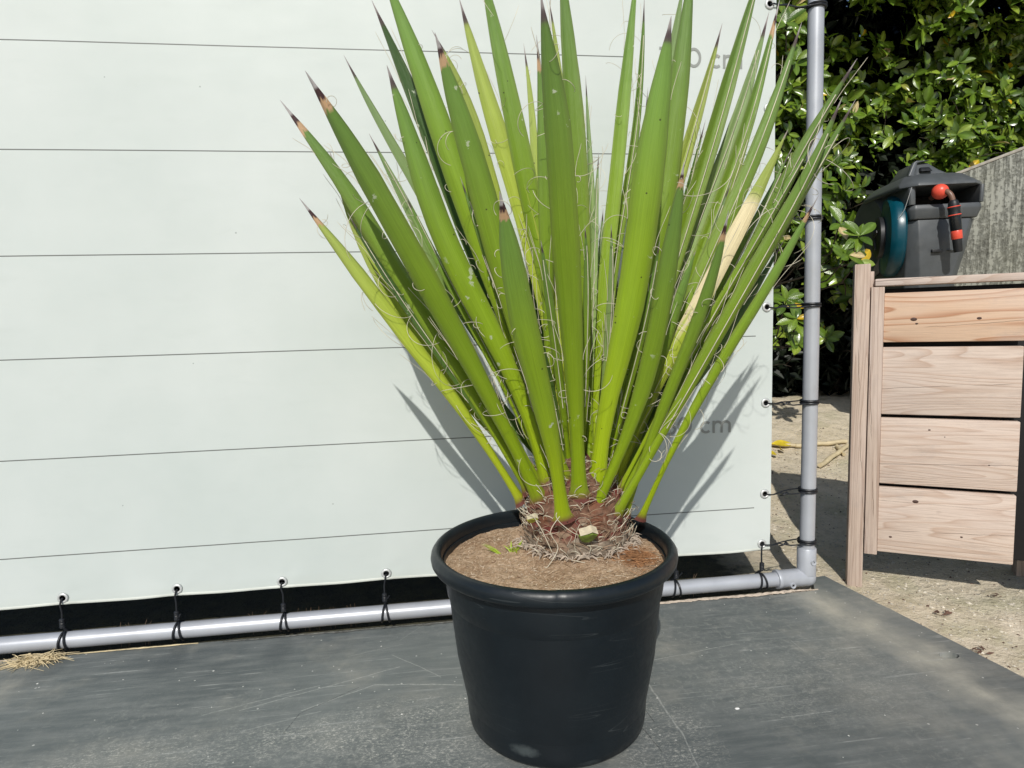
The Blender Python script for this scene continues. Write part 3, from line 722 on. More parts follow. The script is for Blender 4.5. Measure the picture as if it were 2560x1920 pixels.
# sprouts
def sprout(px, py, n, l, seed, label, spread=.5, lean=(0, 0)):
    rr = random.Random(seed); c_ = atz(px, py, SZ+.002); m = MB()
    for i in range(n):
        a = rr.random()*6.28; d = Vector((math.cos(a)*spread+lean[0], math.sin(a)*spread*.6+lean[1], 1)).normalized()
        L_ = l*rr.uniform(.6, 1.1); s0 = c_+Vector((rr.gauss(0, .003), rr.gauss(0, .003), -.002)); hw = Vector((1, .2, 0))*rr.uniform(.0009, .0017)
        P = [s0+d*L_*t+Vector((d.x, d.y, -.5))*L_*.4*t*t for t in (0, .4, .75, 1)]; up = Vector((0, -.0004, .0002))
        vs = []
        for k, p in enumerate(P):
            w_ = (.8, 1, .7, .1)[k]; vs += [p-hw*w_, p+up, p+hw*w_, p-up]
        m.add(vs, [(k*4+j, k*4+(j+1) % 4, k*4+4+(j+1) % 4, k*4+4+j) for k in range(3) for j in range(4)]+[(15, 14, 13, 12)])
    o = m.build('grass_sprout', MT['sprout']); tag(o, label, 'sprout')
sprout(1252, 1384, 6, .030, 2, 'slender yellow-green grass blades leaning left in the pot soil', .12, (-.95, .25))
sprout(1283, 1378, 12, .024, 3, 'small tufted green weed in the pot soil beside the yucca foot', .75)
# ------------------------------------------------------------------ yucca
TC = Vector((.2375, -.322, SZ))
yucca = empty('yucca_plant', TC, 'large yucca with stiff green sword leaves and curly white threads', 'yucca')
def col_fn(kind, tone, rr):
    h = rr.uniform(-.2, .2)
    low = (.285+.06*h, .400, .006); mid = (.212+.04*h, .330+.03*h, .014); hi = (.155, .280, .052)
    if tone == 1: low, mid, hi = (.34, .42, .012), (.37, .46, .04), (.33, .41, .09)
    if tone == 2: low, mid, hi = (.24, .36, .03), (.26, .37, .10), (.23, .34, .13)
    if tone == 3: low, mid, hi = (.13, .21, .012), (.07, .14, .02), (.05, .11, .025)  # darkest set: shade between the leaves put into the blade colour
    k = 1+h*.9; pt = rr.uniform(-.016, .014)
    def mixc(a, b, t): return tuple(x+(y-x)*t for x, y in zip(a, b))
    def f(s, u):
        c = mixc(low, mid, sstep(.05, .45, s)); c = mixc(c, hi, sstep(.45, .95, s)); c = tuple(x*k for x in c)
        c = mixc(c, (.13, .12, .05), .45*sstep(.88, .98, abs(u)))
        if s < .04: c = mixc((.15, .05, .04), c, sstep(.014, .036, s))
        if kind == 'g':
            if s > .935: c = mixc(c, (.10, .07, .07), sstep(.935, .947, s))
            if s > .958: c = mixc((.10, .07, .07), (.40, .36, .35), sstep(.958, .975, s))
        if kind == 'b':
            e = .008*noise.noise(Vector((u*1.6, k*40, 0)))+pt
            if s > .915+e: c = (.56, .36, .20)
            if s > .937+e: c = (.06, .025, .025)
            if s > .955+e*.5: c = (.46, .43, .42)
        if kind == 'y':
            e = .03*noise.noise(Vector((u*2, 3, 0)))
            c = (.36, .44, .09) if s > .80+e else c
            if .50+e*4+.08*u < s < .80+e: c = (.84, .72, .44)
            if s > .965: c = (.38, .33, .28)
            t_ = abs(s-(.80+e)); c = mixc(c, (.35, .14, .05), .7 if t_ < .004 else 0)
        if kind == 'n' and s > .97: c = (.3, .25, .22)
        return c
    return f
SS = [0, .012, .03, .05, .08, .12, .17, .22, .28, .34, .40, .46, .52, .58, .64, .70, .75, .79, .83, .86, .885, .90, .91, .915, .92, .926, .932, .938, .944, .95, .956, .962, .97, .98, .99, 1.0]
def catm(P, t):
    n = len(P)-1; x = t*n; i = min(int(x), n-1); f = x-i
    p0 = P[max(i-1, 0)]; p1 = P[i]; p2 = P[i+1]; p3 = P[min(i+2, n)]
    return .5*((2*p1)+(p2-p0)*f+(2*p0-5*p1+4*p2-p3)*f*f+(3*p1-p0-3*p2+p3)*f**3)
def wprof(s, kind):
    K = [(0, 1.25), (.012, 1.05), (.03, .74), (.06, .58), (.13, .53), (.24, .68), (.36, .89), (.50, 1.0), (.62, .99), (.74, .90), (.84, .66), (.90, .44), (.925, .33), (.945, .22), (.962, .13), (.985, .055), (1, .012)]
    for (a, x), (b, y) in zip(K, K[1:]):
        if s <= b: t = (s-a)/(b-a); return x+(y-x)*t
    return 0
UU = [-1, -.94, -.60, -.36, -.26, 0, .26, .36, .60, .94, 1]
LEAVES = []
def yleaf(pts, Yb, Yt, wpx, kind='g', tone=0, tw=0, fold=.16, fib=8, seed=None, sag=0.0):
    """pts: points base..tip seen in the photograph; Yb/Yt: real depth of base and tip"""
    idx = len(LEAVES); rr = random.Random(1000+idx if seed is None else seed)
    L_ = [0]; Yb += .055
    for a, b in zip(pts, pts[1:]): L_.append(L_[-1]+math.dist(a, b))
    P = []
    N = 10
    for i in range(N+1):                       # resample evenly
        d = L_[-1]*i/N; k = max(j for j in range(len(pts)) if L_[j] <= d+1e-9); k = min(k, len(pts)-2)
        f = (d-L_[k])/(L_[k+1]-L_[k]); px = pts[k][0]+(pts[k+1][0]-pts[k][0])*f; py = pts[k][1]+(pts[k+1][1]-pts[k][1])*f
        s = i/N; P.append(at(px, py, Yb+(Yt-Yb)*s + sag*4*s*(1-s)))
    for _ in range(2): P = [P[0]]+[(P[i-1]+P[i]*2+P[i+1])/4 for i in range(1, N)]+[P[N]]
    mid = catm(P, .6); wr = .82*wpx*(mid-CAM).dot(fwd)/F_PX/max(.35, math.cos(R_(tw)))
    rad = Vector((mid.x-TC.x, mid.y-TC.y, 0)); front = 1 if (mid.y-TC.y) < .0 else -1
    cf = col_fn(kind, tone, rr); nu = len(UU); vs = []; cs = []; bl = []
    rowT = []; wav = rr.uniform(0, 6)
    for s in SS:
        p = catm(P, s); t = (catm(P, min(1, s+.02))-catm(P, max(0, s-.02))).normalized()
        v = (CAM-p); v = (v-t*v.dot(t)).normalized(); q = Matrix.Rotation(R_(tw+9*math.sin(s*3+wav)+3*math.sin(s*9+wav*2)), 3, t) @ v
        b = t.cross(q).normalized(); wd = wr*wprof(s, kind)*.5*(1+.02*math.sin(s*23+wav)+.012*math.sin(s*57+wav*3))
        th = .0026*(1-s)**.7*1.2+.0012; ctr = []
        for u in UU:
            bulge = fold*2*wd*((1-abs(u)) if fold > .17 else min(1, (1-abs(u))/.69)+.10*(1-u*u))*front
            curl = .12*wd*(abs(u)**3)*front*math.sin(s*9+wav)
            ctr.append((p+b*u*wd+q*(bulge+curl), u))
        rowT.append((p, b, q, wd, t))
        for sg in (1, -1):
            rng = ctr if sg == 1 else ctr[::-1]
            for c_, u in rng:
                e = th*.5*math.sqrt(max(0, 1-(abs(u))**4))*(.15+.85*min(1, wd/.008)); vs.append(c_+q*e*sg-TC); cs.append(cf(s, u)); bl.append((s*(len(SS)), u, idx))
    n2 = nu*2; fs = []
    for i in range(len(SS)-1):
        for k in range(n2): fs.append((i*n2+k, i*n2+(k+1) % n2, (i+1)*n2+(k+1) % n2, (i+1)*n2+k))
    fs.append(tuple(range(n2))[::-1]); fs.append(tuple((len(SS)-1)*n2+k for k in range(n2)))
    m = MB(); m.add(vs, fs); m.c = cs; me = m.mesh('leaf', True, 50)
    at_ = me.attributes.new('blade', 'FLOAT_VECTOR', 'POINT'); at_.data.foreach_set('vector', [x for b_ in bl for x in (b_[0]*.1, b_[1], b_[2])])
    o = link('leaf', me, MT['leaf'], yucca)
    if kind == 'y': o['label'] = 'dying yellow and cream leaf among the green ones'
    LEAVES.append(o)
    # threads peeling off the margins
    if fib:
        fm = MB()
        if fold > .17:
            a0 = rr.uniform(.10, .3); off = rr.uniform(-.25, .25)
            fm.tube([r_[0]+r_[1]*off*r_[3]+r_[2]*(.0022+fold*2*r_[3]*(1-abs(off)))*1.0*(1 if front > 0 else .35)-TC for r_, s_ in zip(rowT, SS) if a0 < s_ < .92], .0007, 5)
        for k in range(int(fib*1.9)):
            s = rr.uniform(.12, .93); j = min(range(len(SS)), key=lambda a: abs(SS[a]-s)); p, b, q, wd, t = rowT[j]
            sd = rr.choice((-1, 1)); start = p+b*sd*wd-TC
            if rr.random() < .28:          # thread lying along the margin, lifting away
                l = rr.uniform(.03, .09); off = rr.uniform(.002, .012)
                pts_ = [start+t*l*x+b*sd*off*math.sin(x*1.6)*x*1.4+q*.002*front for x in [i/8 for i in range(9)]]
            else:
                Rr = rr.choice((.007, .012, .018, .026, .036, .050))*rr.uniform(.7, 1.25); turn = rr.uniform(.9, 5.0 if Rr < .014 else 3.0)
                out_ = (b*sd*rr.uniform(.3, 1)+q*rr.uniform(-.1, 1)*1+t*rr.uniform(-.3, .8)).normalized()
                pl_ = (t*rr.uniform(-1, 1)+q*rr.uniform(-.5, .5)+b*rr.uniform(-.5, .5)).normalized(); pl_ = (pl_-out_*pl_.dot(out_)).normalized()
                ax = out_.cross(pl_); pts_ = []; n_ = max(10, int(turn*8))
                for i in range(n_+1):
                    a = turn*i/n_; rad_ = Rr*(1-.10*a)
                    pts_.append(start+out_*Rr*math.sin(a)*(1-.06*a)+pl_*Rr*(1-math.cos(a))*(1-.06*a)+ax*Rr*.12*a)
            fm.tube(pts_, [.00040]*(len(pts_)-1)+[.00018], 4, cap=False)
        fo = fm.build('curly_thread', MT['fibre'], o); fo['kind'] = 'stuff'
    return o

A = yleaf
# ---- back ranks first (depth towards the banner)
A([(1400,1180),(1360,860),(1345,600),(1338,362),(1327,217),(1309,108)], -.33,-.16, 30, 'g', 1, 10)
A([(1440,1150),(1490,900),(1482,600),(1479,470),(1471,325),(1464,188)], -.32,-.14, 22, 'g', 2, 40)
A([(1440,1150),(1425,700),(1412,325),(1403,181),(1388,90),(1372,-6)], -.32,-.18, 26, 'g', 1, 30)
A([(1480,1130),(1505,800),(1500,640),(1508,520)], -.31,-.15, 26, 'g', 2, 20)
A([(1500,1150),(1540,830),(1600,470),(1612,330),(1620,217)], -.31,-.16, 20, 'g', 2, 40)
A([(1510,1150),(1590,830),(1665,480),(1699,325),(1710,195)], -.31,-.15, 18, 'g', 2, 45)
A([(1500,1170),(1526,717),(1547,560),(1573,470),(1587,362),(1602,253),(1609,108),(1611,-10)], -.33,-.20, 30, 'g', 0, 35, fold=.25)
A([(1480,1170),(1493,850),(1515,663),(1537,506),(1551,325),(1566,181),(1585,0),(1594,-90)], -.33,-.24, 43, 'n', 0, 12)
A([(1380,1180),(1300,1000),(1180,830),(1090,663),(1040,550),(965,416),(922,333)], -.34,-.24, 32, 'g', 2, 30, fold=.3)
A([(1375,1180),(1250,880),(1120,600),(1016,416),(965,333),(904,231),(859,137)], -.35,-.26, 36, 'g', 2, 15)
A([(1360,1200),(1222,1079),(1114,934),(1005,789),(900,600),(823,376)], -.35,-.27, 50, 'g', 1, 10)
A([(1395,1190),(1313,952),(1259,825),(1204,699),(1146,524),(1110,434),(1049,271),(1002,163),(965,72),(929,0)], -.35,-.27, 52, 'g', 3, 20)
A([(1410,1190),(1330,850),(1250,520),(1219,398),(1182,271),(1146,174),(1113,120),(1079,74)], -.35,-.28, 34, 'g', 1, 25)
A([(1430,1160),(1385,850),(1330,608),(1302,480),(1273,430),(1240,325),(1219,253),(1182,119),(1148,-4)], -.36,-.30, 60, 'g', 1, 8)
A([(1445,1150),(1400,850),(1360,663),(1320,470),(1291,325),(1262,181),(1222,0),(1196,-110)], -.36,-.31, 64, 'n', 0, 5)
A([(1470,1160),(1466,850),(1453,645),(1447,470),(1440,325),(1428,181),(1411,0),(1400,-130)], -.35,-.29, 62, 'n', 0, 8)
A([(1520,1160),(1600,880),(1640,700),(1674,524),(1703,416),(1746,289),(1782,145),(1806,58)], -.35,-.24, 38, 'g', 1, 30, fold=.25)
A([(1530,1170),(1650,860),(1745,540),(1801,434),(1837,325),(1873,217),(1905,110),(1923,29)], -.34,-.22, 44, 'g', 2, 25, fold=.2)
A([(1545,1180),(1660,900),(1746,640),(1801,506),(1837,416),(1873,307),(1909,181),(1930,90),(1950,-4)], -.36,-.26, 42, 'b', 0, 25, fold=.2)
A([(1540,1170),(1610,900),(1690,640),(1746,470),(1775,362),(1811,253),(1848,108),(1880,0),(1912,-110)], -.36,-.28, 52, 'n', 0, 20, fold=.22)
A([(1520,1170),(1590,850),(1640,620),(1656,542),(1681,362),(1699,217),(1707,108),(1721,0),(1735,-120)], -.37,-.33, 66, 'n', 0, 8)
A([(1515,1170),(1560,900),(1610,640),(1650,330),(1672,200),(1690,60),(1712,-60)], -.35,-.30, 44, 'n', 2, 18)
A([(1550,1200),(1660,930),(1764,640),(1855,488),(1891,380),(1927,289),(1960,199),(1985,116),(2005,54)], -.38,-.34, 48, 'g', 0, 15, fold=.18)
A([(1540,1210),(1612,1000),(1660,860),(1700,735),(1739,627)], -.38,-.40, 42, 'n', 0, 10)
A([(1530,1240),(1600,1040),(1692,860),(1746,770),(1800,660),(1891,488),(1938,391),(1971,322)], -.38,-.42, 52, 'y', 1, 10, fold=.12)
A([(1560,1240),(1640,1060),(1740,900),(1830,750),(1905,640),(1960,540),(2010,470)], -.37,-.36, 34, 'g', 2, 30, fold=.3)
A([(1555,1250),(1680,1000),(1770,850),(1850,700),(1905,590),(1945,480),(1993,386),(2050,291),(2107,215),(2143,146)], -.39,-.52, 44, 'g', 0, 20, fold=.2)
# fillers deep in the crown
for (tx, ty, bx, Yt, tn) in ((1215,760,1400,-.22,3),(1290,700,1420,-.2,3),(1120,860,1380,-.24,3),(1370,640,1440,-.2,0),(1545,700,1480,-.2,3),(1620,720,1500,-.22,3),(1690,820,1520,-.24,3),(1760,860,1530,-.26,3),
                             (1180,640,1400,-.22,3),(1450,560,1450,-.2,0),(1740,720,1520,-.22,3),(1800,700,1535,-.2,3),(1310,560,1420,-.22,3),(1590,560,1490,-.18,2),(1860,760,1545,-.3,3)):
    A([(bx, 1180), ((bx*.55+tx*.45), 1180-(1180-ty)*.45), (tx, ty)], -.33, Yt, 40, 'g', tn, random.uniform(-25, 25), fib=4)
# ---- middle and front ranks
A([(1330,1230),(1222,1060),(1140,900),(1060,790),(1000,700),(911,536),(821,398),(760,330),(700,250)], -.38,-.33, 58, 'b', 0, 12, fib=7)
A([(1306,1258),(1204,1093),(1132,988),(1060,900),(987,807),(882,663),(799,558),(748,495)], -.37,-.361, 44, 'b', 1, 20, fib=7)
A([(1372,1215),(1320,1020),(1259,880),(1186,753),(1107,608),(1049,416),(1020,325),(987,231),(967,163)], -.40,-.42, 76, 'g', 0, 5)
A([(1400,1200),(1340,1000),(1260,760),(1200,610),(1164,506),(1121,380),(1081,253),(1031,119),(984,0),(950,-90)], -.39,-.38, 76, 'n', 0, 0)
A([(1410,1210),(1360,1020),(1310,860),(1262,690),(1222,554),(1204,452),(1161,325),(1121,203),(1105,150),(1087,81)], -.42,-.50, 82, 'b', 0, 0)
A([(1354,1258),(1290,1120),(1222,988),(1150,862),(1078,717),(1005,590),(915,434),(860,330),(821,268),(763,177)], -.41,-.50, 78, 'b', 0, 0, fib=9)
A([(1345,1215),(1240,1020),(1130,830),(1040,660),(975,560),(925,455),(890,400)], -.39,-.44, 62, 'b', 0, -10, fib=5)
A([(1490,1240),(1493,1079),(1530,960),(1558,862),(1580,753),(1602,608),(1616,470),(1631,362),(1645,253),(1665,150),(1678,40)], -.42,-.50, 96, 'g', 0, 0)
A([(1380,1200),(1370,700),(1362,560),(1358,440),(1358,217),(1341,87)], -.37,-.36, 40, 'b', 0, 15)
A([(1449,1252),(1442,1079),(1435,898),(1424,753),(1413,608),(1409,470),(1399,325),(1377,181),(1362,72),(1352,-14)], -.445,-.55, 88, 'g', 0, 0, fib=10)
A([(1600,1300),(1660,1160),(1746,1000),(1801,908),(1855,815),(1909,735),(1963,640),(1992,590),(2018,529),(2047,488)], -.40,-.53, 34, 'b', 0, 20, fib=6)
A([(1530,1230),(1580,1140),(1625,1078),(1690,1010),(1750,940),(1830,820),(1909,690),(1960,600)], -.38,-.40, 30, 'g', 3, 25, fib=4)
A([(1534,1296),(1600,1190),(1674,1042),(1728,952),(1782,862),(1837,760),(1891,663),(1945,572),(1980,506),(2028,427),(2066,348),(2107,240)], -.44,-.53, 48, 'g', 0, 15, fold=.2, fib=10)
A([(1530,1270),(1612,1140),(1690,1000),(1760,880),(1840,760),(1900,650),(1990,500),(2060,400),(2140,247)], -.40,-.50, 40, 'g', 0, 30, fold=.28, fib=8)
A([(1487,1271),(1525,1190),(1576,1079),(1609,970),(1638,862),(1663,717),(1685,572),(1697,500),(1710,405)], -.44,-.53, 60, 'b', 0, 5, fib=8)
A([(1408,1302),(1395,1180),(1367,1042),(1331,898),(1295,753),(1273,608),(1262,545),(1249,478)], -.46,-.60, 84, 'b', 0, 0, fib=8)

A([(1560,1290),(1595,1180),(1630,1093),(1656,1024),(1699,916),(1735,830),(1761,771),(1782,681),(1808,612),(1822,525)], -.42,-.54, 40, 'b', 0, 10, fib=6)
# extra narrow blades of the right fan and the centre
for pts_x in (
    ([(1560,1240),(1650,1080),(1760,900),(1850,740),(1920,620),(2000,470),(2075,330)], -.38,-.42, 26, 'g', 2, 30),
    ([(1550,1230),(1630,1060),(1720,880),(1800,720),(1870,590),(1930,470),(1985,360)], -.37,-.36, 24, 'g', 0, 35),
    ([(1540,1210),(1610,1020),(1680,850),(1740,700),(1790,560),(1830,450)], -.36,-.30, 26, 'g', 2, 30),
    ([(1545,1200),(1640,980),(1710,800),(1770,650),(1820,500),(1860,390),(1893,270)], -.35,-.27, 24, 'g', 1, 30),
    ([(1530,1190),(1590,960),(1640,780),(1690,600),(1730,430),(1764,300)], -.35,-.26, 22, 'g', 0, 35),
    ([(1510,1180),(1555,930),(1590,740),(1625,560),(1652,400)], -.36,-.32, 24, 'g', 2, 30),
    ([(1500,1180),(1530,950),(1555,770),(1580,620),(1600,480)], -.38,-.40, 22, 'g', 0, 25),
    ([(1470,1170),(1476,930),(1483,760),(1487,620),(1490,470),(1497,380)], -.35,-.28, 22, 'g', 2, 20),
    ([(1425,1180),(1400,950),(1375,760),(1352,600)], -.38,-.40, 30, 'g', 0, 0),
    ([(1385,1200),(1320,990),(1260,820),(1220,700),(1180,590)], -.37,-.36, 26, 'g', 2, 20),
    ([(1370,1210),(1290,1020),(1200,850),(1120,700),(1060,590),(1010,480)], -.37,-.36, 26, 'g', 0, 20),
    ([(1400,1200),(1345,1020),(1290,860),(1235,700),(1190,560),(1150,440)], -.38,-.38, 24, 'g', 0, 20),
    ([(1350,1230),(1260,1060),(1170,900),(1080,760),(1000,630),(940,520)], -.38,-.38, 26, 'g', 0, 20),
    ([(1340,1240),(1230,1080),(1120,920),(1010,760),(930,640),(868,530)], -.37,-.34, 24, 'g', 3, 20),
    ([(1455,1190),(1462,1000),(1466,840),(1470,700),(1462,560)], -.38,-.42, 26, 'g', 0, 10),
    ([(1440,1180),(1405,940),(1388,760),(1378,620),(1385,470),(1390,330)], -.36,-.33, 26, 'g', 1, 15),
    ([(1490,1190),(1510,980),(1522,820),(1530,680),(1528,560)], -.38,-.43, 24, 'g', 2, 20),
    ([(1510,1200),(1560,1010),(1600,860),(1630,720),(1650,600)], -.38,-.42, 24, 'g', 0, 20),
    ([(1545,1230),(1625,1080),(1700,930),(1790,770),(1880,620),(1960,480),(2050,320)], -.41,-.50, 26, 'g', 0, 30),
    ([(1420,1190),(1385,1000),(1345,840),(1310,720),(1288,640)], -.38,-.36, 26, 'g', 3, 10)):
    p_, yb, yt, w_, k_, t_, tw_ = pts_x; A(p_, yb, yt, w_, k_, t_, tw_, fold=.25, fib=6)
# trunk foot of old leaf bases
def tcol(z, a, n_):
    t = sstep(.0, .05, z); base = (.30+.12*n_, .21+.1*n_, .14+.08*n_); red = (.13, .055, .035)
    return tuple(x+(y-x)*t*.8 for x, y in zip(base, red))
m = MB(); cs = []; n_ = 72; zs = [-.012, 0, .008, .018, .03, .042, .055, .07, .085, .10, .115, .135, .155]
rs_ = [.080, .080, .080, .081, .081, .081, .080, .079, .076, .070, .060, .044, .004]
vs = []
for z, r in zip(zs, rs_):
    for k in range(n_):
        a = 2*math.pi*k/n_; nn = noise.noise(Vector((math.cos(a)*3, math.sin(a)*3, z*40)))
        rr_ = r*(1+.10*nn+.05*math.sin(a*9+z*60)); vs.append((rr_*math.cos(a), rr_*math.sin(a), z)); cs.append(tcol(z, a, nn))
m.add(vs, [(i*n_+k, i*n_+(k+1) % n_, (i+1)*n_+(k+1) % n_, (i+1)*n_+k) for i in range(len(zs)-1) for k in range(n_)]); m.c = cs
m.build('trunk', MT['attr'], yucca, auto=None)
# husk plates: broad clasping leaf feet, maroon above, grey and papery below
rr = random.Random(77)
def husk(a, z, wd, h, lean, kind):
    m = MB(); vs = []; cs = []; NU, NV = 9, 7
    for j in range(NV):
        t = j/(NV-1); wj = wd*(1-t**2.2*.62)*(1+.1*rr.random())
        for i in range(NU):
            u = i/(NU-1)*2-1; R0 = .0825-.02*z-.9*max(0, z+t*h-.06)**1.4+lean*t*h; ang = a+u*wj/R0
            jag = .006*noise.noise(Vector((ang*9, t*4, kind)))*(1 if t < .3 else .4)
            R1 = R0+.004*(1-u*u)+jag; vs.append((R1*math.cos(ang), R1*math.sin(ang), z+h*t-.004*u*u*(1-t)+jag))
            nn = noise.noise(Vector((ang*6, t*5, kind*3)))
            if kind == 0: c_ = tuple(x+(y-x)*sstep(.1, .8, t+.25*nn) for x, y in zip((.27, .19, .13), (.15, .040, .032)))
            elif kind == 1: c_ = (.25+.20*nn, .20+.17*nn, .15+.14*nn)
            else: c_ = tuple(x+(y-x)*sstep(.2, .9, t+.3*nn) for x, y in zip((.20, .12, .08), (.17, .07, .04)))
            cs.append(c_)
    nf_ = len(vs); vs2 = [(x*.975, y*.975, z_) for x, y, z_ in vs]
    fs = [(j*NU+i, j*NU+i+1, (j+1)*NU+i+1, (j+1)*NU+i) for j in range(NV-1) for i in range(NU-1)]
    fs += [tuple(nf_+k for k in f)[::-1] for f in fs]
    bd = [i for i in range(NU)]+[j*NU+NU-1 for j in range(1, NV)]+[(NV-1)*NU+i for i in range(NU-2, -1, -1)]+[j*NU for j in range(NV-2, 0, -1)]
    fs += [(bd[k], bd[k-1], bd[k-1]+nf_, bd[k]+nf_) for k in range(len(bd))]
    m.add(vs+vs2, fs); m.c = cs+cs; m.build('husk', MT['attr'], yucca, auto=45)
for k in range(15): husk(rr.uniform(0, 6.283), .0+rr.uniform(-.006, .006), rr.uniform(.025, .05), rr.uniform(.018, .034), .16, 1)
for k in range(12): husk(-math.pi/2+(k-5.5)*.52+rr.uniform(-.15, .15), .014+rr.uniform(-.008, .010), rr.uniform(.026, .04), rr.uniform(.026, .040), .02, 0)
for k in range(11): husk(-math.pi/2+(k-5)*.57+.25, .036+rr.uniform(-.008, .008), rr.uniform(.024, .034), .036, .0, (0, 2)[k % 2])
for k in range(10): husk(-math.pi/2+(k-4.5)*.63, .062+rr.uniform(-.008, .008), .028, .036, -.1, (0, 2)[k % 2])
# cut stub of a removed leaf, and a torn yellow one
def stub(px, py, Y, sz, top, side, name):
    c_ = at(px, py, Y)-TC; m = MB(); cs = []
    prof = [(-.9, -.75), (-.35, -1.0), (.35, -1.0), (.9, -.7), (1.0, .25), (.35, .55), (-.1, .35), (-1.0, .15)]
    vs = []
    for d in (-.5, .55):
        for x, z in prof: vs.append(c_+Vector((x*sz*(.75 if z < 0 else 1), d*sz*.8-.012*(z > 0), z*sz*.8)))
    n = len(prof); m.add(vs, [tuple(range(n))[::-1], tuple(range(n, 2*n))]+[(k, (k+1) % n, n+(k+1) % n, n+k) for k in range(n)])
    bv = m.build(name, side, yucca, bevel=sz*.12); 
    t = MB(); pp = [c_+Vector((x*sz, -.5*sz*.8-.012, z*sz*.8+.0012)) for x, z in ((-.92, .2), (-.1, .40), (.35, .6), (.98, .3))]
    qq = [p+Vector((0, .95*sz, .45*sz)) for p in pp]
    t.add(pp+qq, [(0, 1, 5, 4), (1, 2, 6, 5), (2, 3, 7, 6)]); t.build('cut_face', top, bv, smooth=False)
stub(1466, 1335, -.418, .0150, simple('cut_pith', (.58, .50, .36), .8, 0, .2, 120), simple('stub_green', (.14, .21, .03), .5, 0, .3, 60), 'cut_stub')
stub(1328, 1295, -.398, .009, simple('dry_pith', (.55, .48, .33), .8), simple('stub_yellow', (.40, .40, .04), .6, 0, .35, 80), 'torn_stub')
# loose threads and old fibre at the foot of the crown
m = MB(); m2 = MB(); rr = random.Random(31)
for i in range(800):
    a = rr.uniform(0, 2*math.pi); z = rr.uniform(.0, .15); r = .085-.0*z-.9*max(0, z-.06)**1.3+rr.uniform(0, .010)
    c_ = Vector((r*math.cos(a), r*math.sin(a), z)); R1 = rr.uniform(.003, .014); turn = rr.uniform(1.5, 6); a0 = rr.random()*6.28
    e1 = Vector((-math.sin(a), math.cos(a), 0)); e2 = Vector((math.cos(a)*.5, math.sin(a)*.5, rr.uniform(.3, 1))).normalized(); dr = Vector((rr.gauss(0, .2), rr.gauss(0, .2), rr.gauss(0, .5)))*.01
    n_ = int(turn*4)+3; pts = [c_+e1*R1*math.cos(a0+turn*t/n_)+e2*R1*math.sin(a0+turn*t/n_)+dr*t/n_*3 for t in range(n_+1)]
    (m if rr.random() < .55 else m2).tube(pts, rr.uniform(.0003, .0006), 4, cap=False)
o = m.build('old_threads', MT['fibre'], yucca); o['kind'] = 'stuff'
o = m2.build('brown_threads', MT['fibre_b'], yucca); o['kind'] = 'stuff'
# shreds and roots lying at the foot, on the soil
m = MB()
for i in range(170):
    a = rr.uniform(-3.3, .1); r = rr.uniform(.074, .104); x, y = TC.x+r*math.cos(a), TC.y+r*math.sin(a); z = soilz(x, y)
    if math.hypot(x-PC.x, y-PC.y) > .162: continue
    b_ = rr.random()*6.28; l = rr.uniform(.008, .03); d = Vector((math.cos(b_), math.sin(b_)*.6, rr.uniform(-.1, .25)))
    pts = [Vector((x, y, z+.003))+d*l*(t/4)+Vector((0, 0, .004*math.sin(t)))+Vector((rr.gauss(0, .001), rr.gauss(0, .001), 0)) for t in range(5)]
    m.tube([p-TC for p in pts], [.0011, .0016, .0014, .001, .0004], 5)
o = m.build('husk_shreds', simple('grey_shred', (.40, .33, .26), .85, 0, .45, 90), yucca); o['kind'] = 'stuff'
m = MB()
for (pts) in ([(1400,1290),(1376,1330),(1395,1370),(1370,1420),(1362,1430)], [(1430,1400),(1470,1440),(1490,1425)], [(1540,1416),(1600,1430),(1650,1432)], [(1300,1270),(1340,1300),(1380,1380)], [(1420,1250),(1390,1290),(1430,1330),(1480,1350)]):
    P = [at(px, py, -.415 if py < 1390 else -.43)-TC for px, py in pts]
    P = [Vector((p.x, p.y, max(p.z, .004))) for p in P]
    pts_ = [catm(P, t/20) for t in range(21)]; m.tube(pts_, .0006, 5)
o = m.build('long_threads', MT['fibre'], yucca); o['kind'] = 'stuff'

# ------------------------------------------------------------------ wooden plank screen
G = Vector((.8606, -.5093, 0)); GN = Vector((-.5093, -.8606, 0)); GA = math.atan2(G.y, G.x)
G0 = Vector((1.014, 0, 0))
screen = empty('plank_screen', G0, 'weathered wooden plank screen with dark gaps, standing on sand beside the tube frame', 'wooden screen', rz=GA)
def plank(name, s0, s1, z0, z1, d0, d1, mat, parent, vertical=False, bev=.0025, label=None):
    """box with its local X along the grain; d = distance behind the face"""
    L_ = (z1-z0) if vertical else (s1-s0); Wd = (s1-s0) if vertical else (z1-z0); m = MB()
    m.box((-L_/2, -(d1-d0)/2, -Wd/2), (L_/2, (d1-d0)/2, Wd/2)); o = m.build(name, mat, parent, bevel=bev)
    o.location = ((s0+s1)/2, (d0+d1)/2, (z0+z1)/2)
    if vertical: o.rotation_euler = (0, R_(-90), 0)
    if label: o['label'] = label
    return o
plank('post', -.029, .004, -.02, .7585, -.001, .040, MT['wood_post'], screen, True)
plank('batten', .0055, .0325, .070, .704, -.0045, .018, MT['wood_post'], screen, True, .0015)
plank('batten', .0045, .0125, .704, .741, .010, .030, MT['wood_post'], screen, True, .001)
plank('top_rail', .013, .62, .706, .7225, -.004, .050, MT['wood'], screen)
for k, (z0, z1, mt_) in enumerate(((.5765, .6895, 'wood_warm'), (.4085, .565, 'wood'), (.2435, .4, 'wood'), (.0765, .2345, 'wood'))):
    plank('plank', .033, .298, z0, z1, .001+.0012*(k % 2), .021, MT[mt_], screen)
